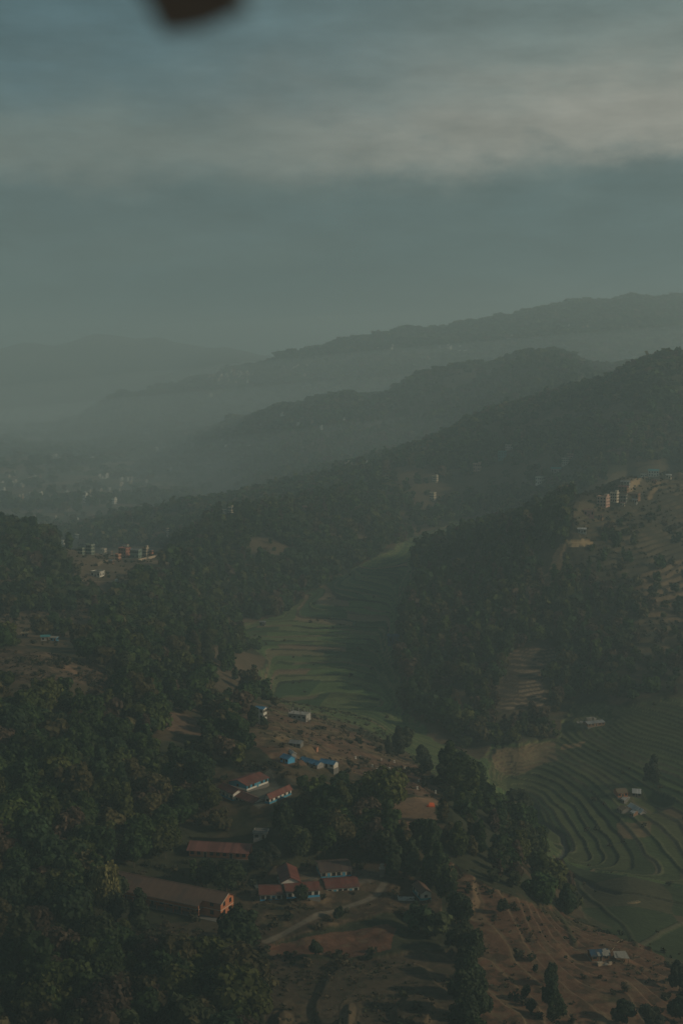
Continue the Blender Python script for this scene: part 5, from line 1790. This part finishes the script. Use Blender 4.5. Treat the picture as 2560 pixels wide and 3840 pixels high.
for (pu0, pu1, pv0, pv1, py) in PROTECT:
    ok &= ~((TU > pu0 - wpx * .8) & (TU < pu1 + wpx * .8) & (TV > pv0) & (TV - hpx < pv1) & (TP[:, 1] < py + 4))
for poly, f_ in ((SLOPE_OPEN, .9), (BARE_OPEN, .9), (ROAD_OPEN, .9), (COURT, .8), (PADDY_OPEN, .93), (RIGHTFIELD, .9), (VILL1, .8), (VILL2, .8), (MIDV, .45), (LEFT1, .85), (LEFT3, .5), (LEFT4, .4), (CLEAR1, .85), (TRAIL2, .9), (BENCH, .95), (BROWNT, .9), (DTERR, .3)):
    inn = np.zeros(len(TP), bool)
    for q_ in (.35, .65, .95):
        inn |= inpoly(TU, TV - hpx * q_, poly)
    ok &= ~(inn & (rng.random(len(TP)) < f_))
for kx, ky, kr in KEEP_OUT + chosen_xy:
    near_k = np.abs(TP[:, 1] - ky) < kr + 1
    ok[near_k] &= ((TP[near_k, 0] - kx) ** 2 + (TP[near_k, 1] - ky) ** 2) > kr * kr
# road and stream stay open
for spec in (ROAD, STREAM):
    pts = ground_line(spec[0])
    ok &= poly_dist(TP[:, 0], TP[:, 1], pts) > 4.0
TP, TZ, TU, TV, TVIS, proto_i, scl, hs = TP[ok], TZ[ok], TU[ok], TV[ok], TVIS[ok], proto_i[ok], scl[ok], hs[ok]
order = np.argsort(-np.where(TVIS, hs / TP[:, 1], 0))
N_IND = 300 - len(CHOSEN)
single = np.zeros(len(TP), bool)
single[order[:N_IND]] = True

REGIONS = [  # polygon, label, group
    ([(1500, 2950), (2100, 3000), (2100, 3450), (1640, 3300)], 'tall slim tree in the wooded strip right of the bare earth patch', 'trees in the strip right of the bare patch'),
    ([(1060, 2880), (1500, 2880), (1500, 3260), (1060, 3260)], 'tree in the dark grove between the upper courtyard and the lower school yard', 'trees of the grove between the school yards'),
    ([(560, 3040), (1060, 3000), (1060, 3330), (700, 3300)], 'tree in the wood around the rusty roofed hall', 'trees around the rusty roofed hall'),
    ([(560, 2500), (1060, 2500), (1060, 3010), (700, 3010)], 'tree in the wood just left of the upper courtyard', 'trees left of the upper courtyard'),
    ([(1700, 3300), (2900, 3300), (2900, 4200), (1700, 4200)], 'scattered tree on the open brown slope at lower right', 'scattered trees of the lower right slope'),
    ([(960, 3330), (1750, 3330), (1750, 4200), (960, 4200)], 'small tree on the dark terraces below the red earth field', 'trees of the dark terraces'),
    ([(-400, 3500), (1000, 3400), (1000, 4300), (-400, 4300)], 'tree tinted darker for lens vignetting in the wood below the brick building', 'trees of the dusky wood below the brick building'),
    ([(-400, 2950), (720, 2950), (500, 3560), (-400, 3560)], 'tree in the dark forest left of the brick building', 'trees of the forest left of the brick building'),
]
n_s = 0
for j in np.nonzero(single)[0]:
    lab, grp = 'tree in the dense forest on the upper left slope', 'trees of the upper left forest'
    for poly, l, g_ in REGIONS:
        if inpoly(np.array([TU[j]]), np.array([TV[j]]), poly)[0]:
            lab, grp = l, g_
            break
    kind = PROTO[proto_i[j]][0]
    place_tree(int(proto_i[j]), float(TP[j, 0]), float(TP[j, 1]), float(TZ[j]) - .1, float(scl[j]), float(rng.uniform(0, 6.28)), tint_for(rng, kind, .5 if TV[j] > 3420 else .12) * (.72 if TV[j] > 3420 and TU[j] < 1000 else 1.0), lab, 'broadleaf_tree' if kind == 'broad' else 'tall_tree', grp)  # lower left tints darkened in place of lens vignetting, besides the drier browns
    n_s += 1


def build_forest():
    idx = np.nonzero(~single)[0]
    yy = TP[idx, 1] / S
    lod = np.where(yy < 900, 0, np.where(yy < 1700, 1, np.where(yy < 3000, 2, 3)))
    rot = rng.uniform(0, 6.28, len(idx))
    dryn = np.clip(.25 + 2.2 * fbm(TP[idx, 0], TP[idx, 1], 170, 3, 97), 0, 1)
    tr = np.array([tint_for(rng, 'broad', q_) for q_ in dryn])
    V, Ccol = [], []
    for i in range(len(SPEC)):
        for lv in range(4):
            sel = (proto_i[idx] == i) & (lod == lv)
            if not sel.any():
                continue
            q = LOD[(i, lv)].reshape(-1, 3)
            ii = idx[sel]
            c, s = np.cos(rot[sel]), np.sin(rot[sel])
            sc = scl[ii]
            wide = (1.0, 1.0, 1.15, 1.9)[lv] if True else 1
            x = (q[None, :, 0] * c[:, None] - q[None, :, 1] * s[:, None]) * sc[:, None] * wide + TP[ii, 0][:, None]
            y = (q[None, :, 0] * s[:, None] + q[None, :, 1] * c[:, None]) * sc[:, None] * wide + TP[ii, 1][:, None]
            z = q[None, :, 2] * sc[:, None] + TZ[ii][:, None] - .6
            V.append(np.stack([x, y, z], -1).reshape(-1, 3))
            Ccol.append(np.repeat(tr[sel], len(q), 0))
    V = np.concatenate(V)
    Ccol = np.concatenate(Ccol)
    me = mesh_np('forest', V, np.arange(len(V)).reshape(-1, 4), MAT['forest'], Ccol)
    o = link(bpy.data.objects.new('forest', me))
    tag(o, 'woods covering the hills behind the nearest single trees', 'forest', None, 'stuff')
    return len(idx), len(V) // 4


nf, nq = build_forest()


def build_scrub():
    """low bushes and tufts on the open slopes"""
    zones = [(RSLOPE, .05), (SLOPE, .04), (GAP, .12), (DARKT, .22), (SCHOOL, .06), (PATCHY, .35), (LEFT1, .25), (LEFT2, .3), (LEFT3, .3), (VILL1, .25), (VILL1B, .3), (VILL2, .25), (SCRUB2, .42), (TERR2, .15), (MIDV, .2), (HEDGED, .3)]
    pts = []
    for y0, y1, sp in ((300, 700, 2.6), (700, 1300, 4.0)):
        for yy in np.arange(y0 * S, y1 * S, sp):
            half = .26 * yy
            xs = np.arange(-half, half, sp)
            pts.append(np.stack([xs + rng.uniform(-.5, .5, len(xs)) * sp, yy + rng.uniform(-.5, .5, len(xs)) * sp], 1))
    p = np.concatenate(pts)
    z = grid_sample(GZ, p[:, 0], p[:, 1])
    u, v = project(p[:, 0], p[:, 1], z)
    d = np.where(inpoly(u, v, [(400, 2950), (1480, 2880), (1640, 3300), (1640, 3480), (1000, 3600), (400, 3600)]), .22, 0.0)
    for poly, val in zones:
        d = np.where(inpoly(u, v, poly), val, d)
    for poly in (COURT, BARE, RED, YARD, BENCH, TRAIL2):
        d = np.where(inpoly(u, v, poly), .01, d)
    pad = inpoly(u, v, PADDY)
    d = np.where(pad & ((p[:, 1] > 560 * S) | (u > 1900)), .012, d)
    d *= np.clip(.5 + 2.4 * fbm(p[:, 0], p[:, 1], 22, 3, 66), .02, 2.2)
    for spec in (ROAD, STREAM):
        d[poly_dist(p[:, 0], p[:, 1], ground_line(spec[0])) < 3.6] = 0
    for kx, ky, kr in KEEP_OUT:
        d[((p[:, 0] - kx) ** 2 + (p[:, 1] - ky) ** 2) < (kr * .8) ** 2] = 0
    ok = rng.random(len(p)) < d
    p, z = p[ok], z[ok]
    protos = [crown_quads('bush', 42, .26, 900 + k, 1.7, 1.1).reshape(-1, 3) for k in range(4)]
    V, Cc = [], []
    cols = np.array([(.060, .062, .030), (.075, .068, .034), (.095, .075, .04), (.045, .055, .028)])
    for k in range(4):
        sel = np.arange(len(p)) % 4 == k
        q = protos[k]
        n = sel.sum()
        sc = rng.uniform(.5, 1.9, n) ** 1.2
        th = rng.uniform(0, 6.28, n)
        x = (q[None, :, 0] * np.cos(th)[:, None] - q[None, :, 1] * np.sin(th)[:, None]) * sc[:, None] + p[sel, 0][:, None]
        y = (q[None, :, 0] * np.sin(th)[:, None] + q[None, :, 1] * np.cos(th)[:, None]) * sc[:, None] + p[sel, 1][:, None]
        zz = (q[None, :, 2] - .35) * sc[:, None] + z[sel][:, None]
        V.append(np.stack([x, y, zz], -1).reshape(-1, 3))
        Cc.append(np.repeat(cols[rng.integers(0, 4, n)] * rng.uniform(.8, 1.2, (n, 1)), len(q), 0))
    # clipped hedge running past the upper courtyard
    tz = [(RSLOPE, .22), (SLOPE, .2), (SCHOOL, .35), (DARKT, .45), (PATCHY, .5), (LEFT1, .5), (GAP, .4)]
    t = []
    for yy in np.arange(300 * S, 900 * S, 1.9):
        xs = np.arange(-.26 * yy, .26 * yy, 1.9)
        t.append(np.stack([xs + rng.uniform(-.9, .9, len(xs)), yy + rng.uniform(-.9, .9, len(xs))], 1))
    t = np.concatenate(t)
    tzz = grid_sample(GZ, t[:, 0], t[:, 1])
    tu, tv = project(t[:, 0], t[:, 1], tzz)
    td = np.zeros(len(t))
    for poly, val in tz:
        td = np.where(inpoly(tu, tv, poly), val, td)
    td = np.where(inpoly(tu, tv, YARD) | inpoly(tu, tv, COURT) | inpoly(tu, tv, BARE), 0, td)
    td[poly_dist(t[:, 0], t[:, 1], ground_line(ROAD[0])) < 3.4] = 0
    td *= np.clip(.35 + 2.6 * fbm(t[:, 0], t[:, 1], 14, 3, 67), .03, 1.6)
    sel = rng.random(len(t)) < td
    t, tzz = t[sel], tzz[sel]
    tuft = crown_quads('bush', 11, .2, 990, .7, .55).reshape(-1, 3)
    sc = rng.uniform(.6, 1.7, len(t))
    th = rng.uniform(0, 6.28, len(t))
    V.append(np.stack([(tuft[None, :, 0] * np.cos(th)[:, None] - tuft[None, :, 1] * np.sin(th)[:, None]) * sc[:, None] + t[:, 0][:, None],
                       (tuft[None, :, 0] * np.sin(th)[:, None] + tuft[None, :, 1] * np.cos(th)[:, None]) * sc[:, None] + t[:, 1][:, None], (tuft[None, :, 2] - .12) * sc[:, None] + tzz[:, None]], -1).reshape(-1, 3))
    tc = np.array([(.06, .062, .03), (.085, .07, .036), (.12, .088, .048), (.05, .055, .026)])
    Cc.append(np.repeat(tc[rng.integers(0, 4, len(t))] * rng.uniform(.8, 1.2, (len(t), 1)), len(tuft), 0))
    hl = ground_line(((985, 2850), (1040, 2890), (1100, 2925), (1150, 2945)))
    V = np.concatenate(V)
    Cc = np.concatenate(Cc)
    me = mesh_np('undergrowth', V, np.arange(len(V)).reshape(-1, 4), MAT['forest'], Cc)
    o = link(bpy.data.objects.new('undergrowth', me))
    tag(o, 'low bushes and dry tufts over the open brown slopes', 'undergrowth', None, 'stuff')
    return len(p)


nb = build_scrub()


# ------------------------------------------------------------------ rotor blade overhead
def rotor_blade():
    root = empty('rotor_blade', (0, 0, 0))
    tag(root, 'dark brown rotor blade tip blurred at the top edge of the photo', 'rotor blade')
    zt = 1.36
    tl, tr_ = at_h(610, 122, zt), at_h(905, 40, zt)
    # plan outline of the blade in its own plane: tip edge from tl to tr_, sides running back overhead
    n = 14
    tip = []
    for k in range(n + 1):
        f = k / n
        p = tl * (1 - f) + tr_ * f
        bulge = .085 * math.sin(math.pi * f)
        tip.append((p[0] - .0, p[1] + bulge))
    wid = tr_[0] - tl[0]
    stations = [1.0, .8, .6, .4, .2, .04]
    vs_, fs = [], []
    ncs = n + 1
    for si, s in enumerate(stations):
        for surf_ in (0, 1):
            for k in range(ncs):
                f = k / n
                x = tip[k][0]
                y = tip[k][1] * s if si else tip[k][1]
                th = .045 * (1 - (2 * f - .7) ** 2 / 1.8) * (.35 if si == 0 else 1)
                vs_.append((x, y, zt + (1 - s) * .06 + (max(.004, th) if surf_ else -max(.004, th * .4))))
    row = 2 * ncs
    for si in range(len(stations) - 1):
        a, b = si * row, (si + 1) * row
        for k in range(n):
            fs.append((a + k, a + k + 1, b + k + 1, b + k))
            fs.append((a + ncs + k + 1, a + ncs + k, b + ncs + k, b + ncs + k + 1))
        for k in (0, n):
            fs.append((a + k, b + k, b + ncs + k, a + ncs + k))
    for k in range(n):
        fs.append((k + 1, k, ncs + k, ncs + k + 1))
    me = bpy.data.meshes.new('blade')
    me.from_pydata(vs_, [], fs)
    me.materials.append(MAT['blade'])
    link(bpy.data.objects.new('blade', me), root)
    b = MB()
    x1 = tip[n][0]
    b.box(x1 + .002, x1 + .03, .3, tip[n][1] + .01, zt - .012, zt + .03)
    b.build('leading_edge_strip', root, 'strip')


rotor_blade()


# ------------------------------------------------------------------ haze
def build_haze():
    top = float(GZ.max()) + 45
    bot = float(GZ.min()) - 1
    x = .42 * 11600 * S
    b = MB().box(-x, x, -900, 11700 * S, bot, top)
    m, t, pb = new_mat('haze_air')
    t.nodes.remove(pb)
    pv = N(t, 'ShaderNodeVolumePrincipled')
    pv.inputs['Color'].default_value = (.71, .905, .94, 1)
    pv.inputs['Density'].default_value = .0002
    pv.inputs['Anisotropy'].default_value = .12
    t.links.new(pv.outputs[0], t.nodes['Material Output'].inputs['Volume'])
    o = link(bpy.data.objects.new('haze', b.mesh('haze', m)))
    tag(o, 'thin grey haze filling the valley air', 'haze', None, 'stuff')


def build_mist():
    """the valley mist: flat lenses of air, one inside the other, so that it thins out upwards"""
    nu, nv_ = 48, 20
    for rx, ry, rz, den, where in ((5600, 2900, 560, .0001, (-1500, 10400, -320)), (2300, 950, 195, .00026, (1000, 3250, -250)), (2100, 1300, 300, .00020, (1900, 5300, -280)),
                                   (6900, 2950, 320, .00013, (0, 6500, -320)), (6400, 2250, 225, .00030, (0, 6500, -320))):
        vs_ = [(0, 0, rz)]
        for j in range(1, nv_):
            th = math.pi * j / nv_
            for i in range(nu):
                ph = 2 * math.pi * i / nu
                k = 1 + .06 * math.sin(3 * ph + rz) + .04 * math.sin(5 * ph)
                vs_.append((rx * k * math.sin(th) * math.cos(ph), ry * k * math.sin(th) * math.sin(ph), rz * math.cos(th)))
        vs_.append((0, 0, -rz))
        fs = [(0, 1 + i, 1 + (i + 1) % nu) for i in range(nu)]
        for j in range(nv_ - 2):
            for i in range(nu):
                a, b = 1 + j * nu + i, 1 + j * nu + (i + 1) % nu
                fs.append((a, a + nu, b + nu, b))
        L_ = len(vs_) - 1
        fs += [(L_, L_ - nu + (i + 1) % nu, L_ - nu + i) for i in range(nu)]
        me = bpy.data.meshes.new('haze')
        me.from_pydata(vs_, [], fs)
        m, t, pb = new_mat('mist_air')
        t.nodes.remove(pb)
        pv = N(t, 'ShaderNodeVolumePrincipled')
        pv.inputs['Color'].default_value = (.80, .93, .935, 1)
        pv.inputs['Density'].default_value = den
        pv.inputs['Anisotropy'].default_value = .12
        t.links.new(pv.outputs[0], t.nodes['Material Output'].inputs['Volume'])
        me.materials.append(m)
        o = link(bpy.data.objects.new('haze', me))
        o.location = where
        o.rotation_euler = (0, R(-4.5), R(-29 if where[0] == 0 else 0))
        tag(o, 'pale mist bank lying in the valley between the ridges', 'haze', 'layers of the valley mist', 'stuff')


build_haze()
build_mist()
print('SCENE: single trees', n_s + len(CHOSEN), 'forest trees', nf, 'quads', nq, 'bushes', nb, 'objects', len(bpy.data.objects))
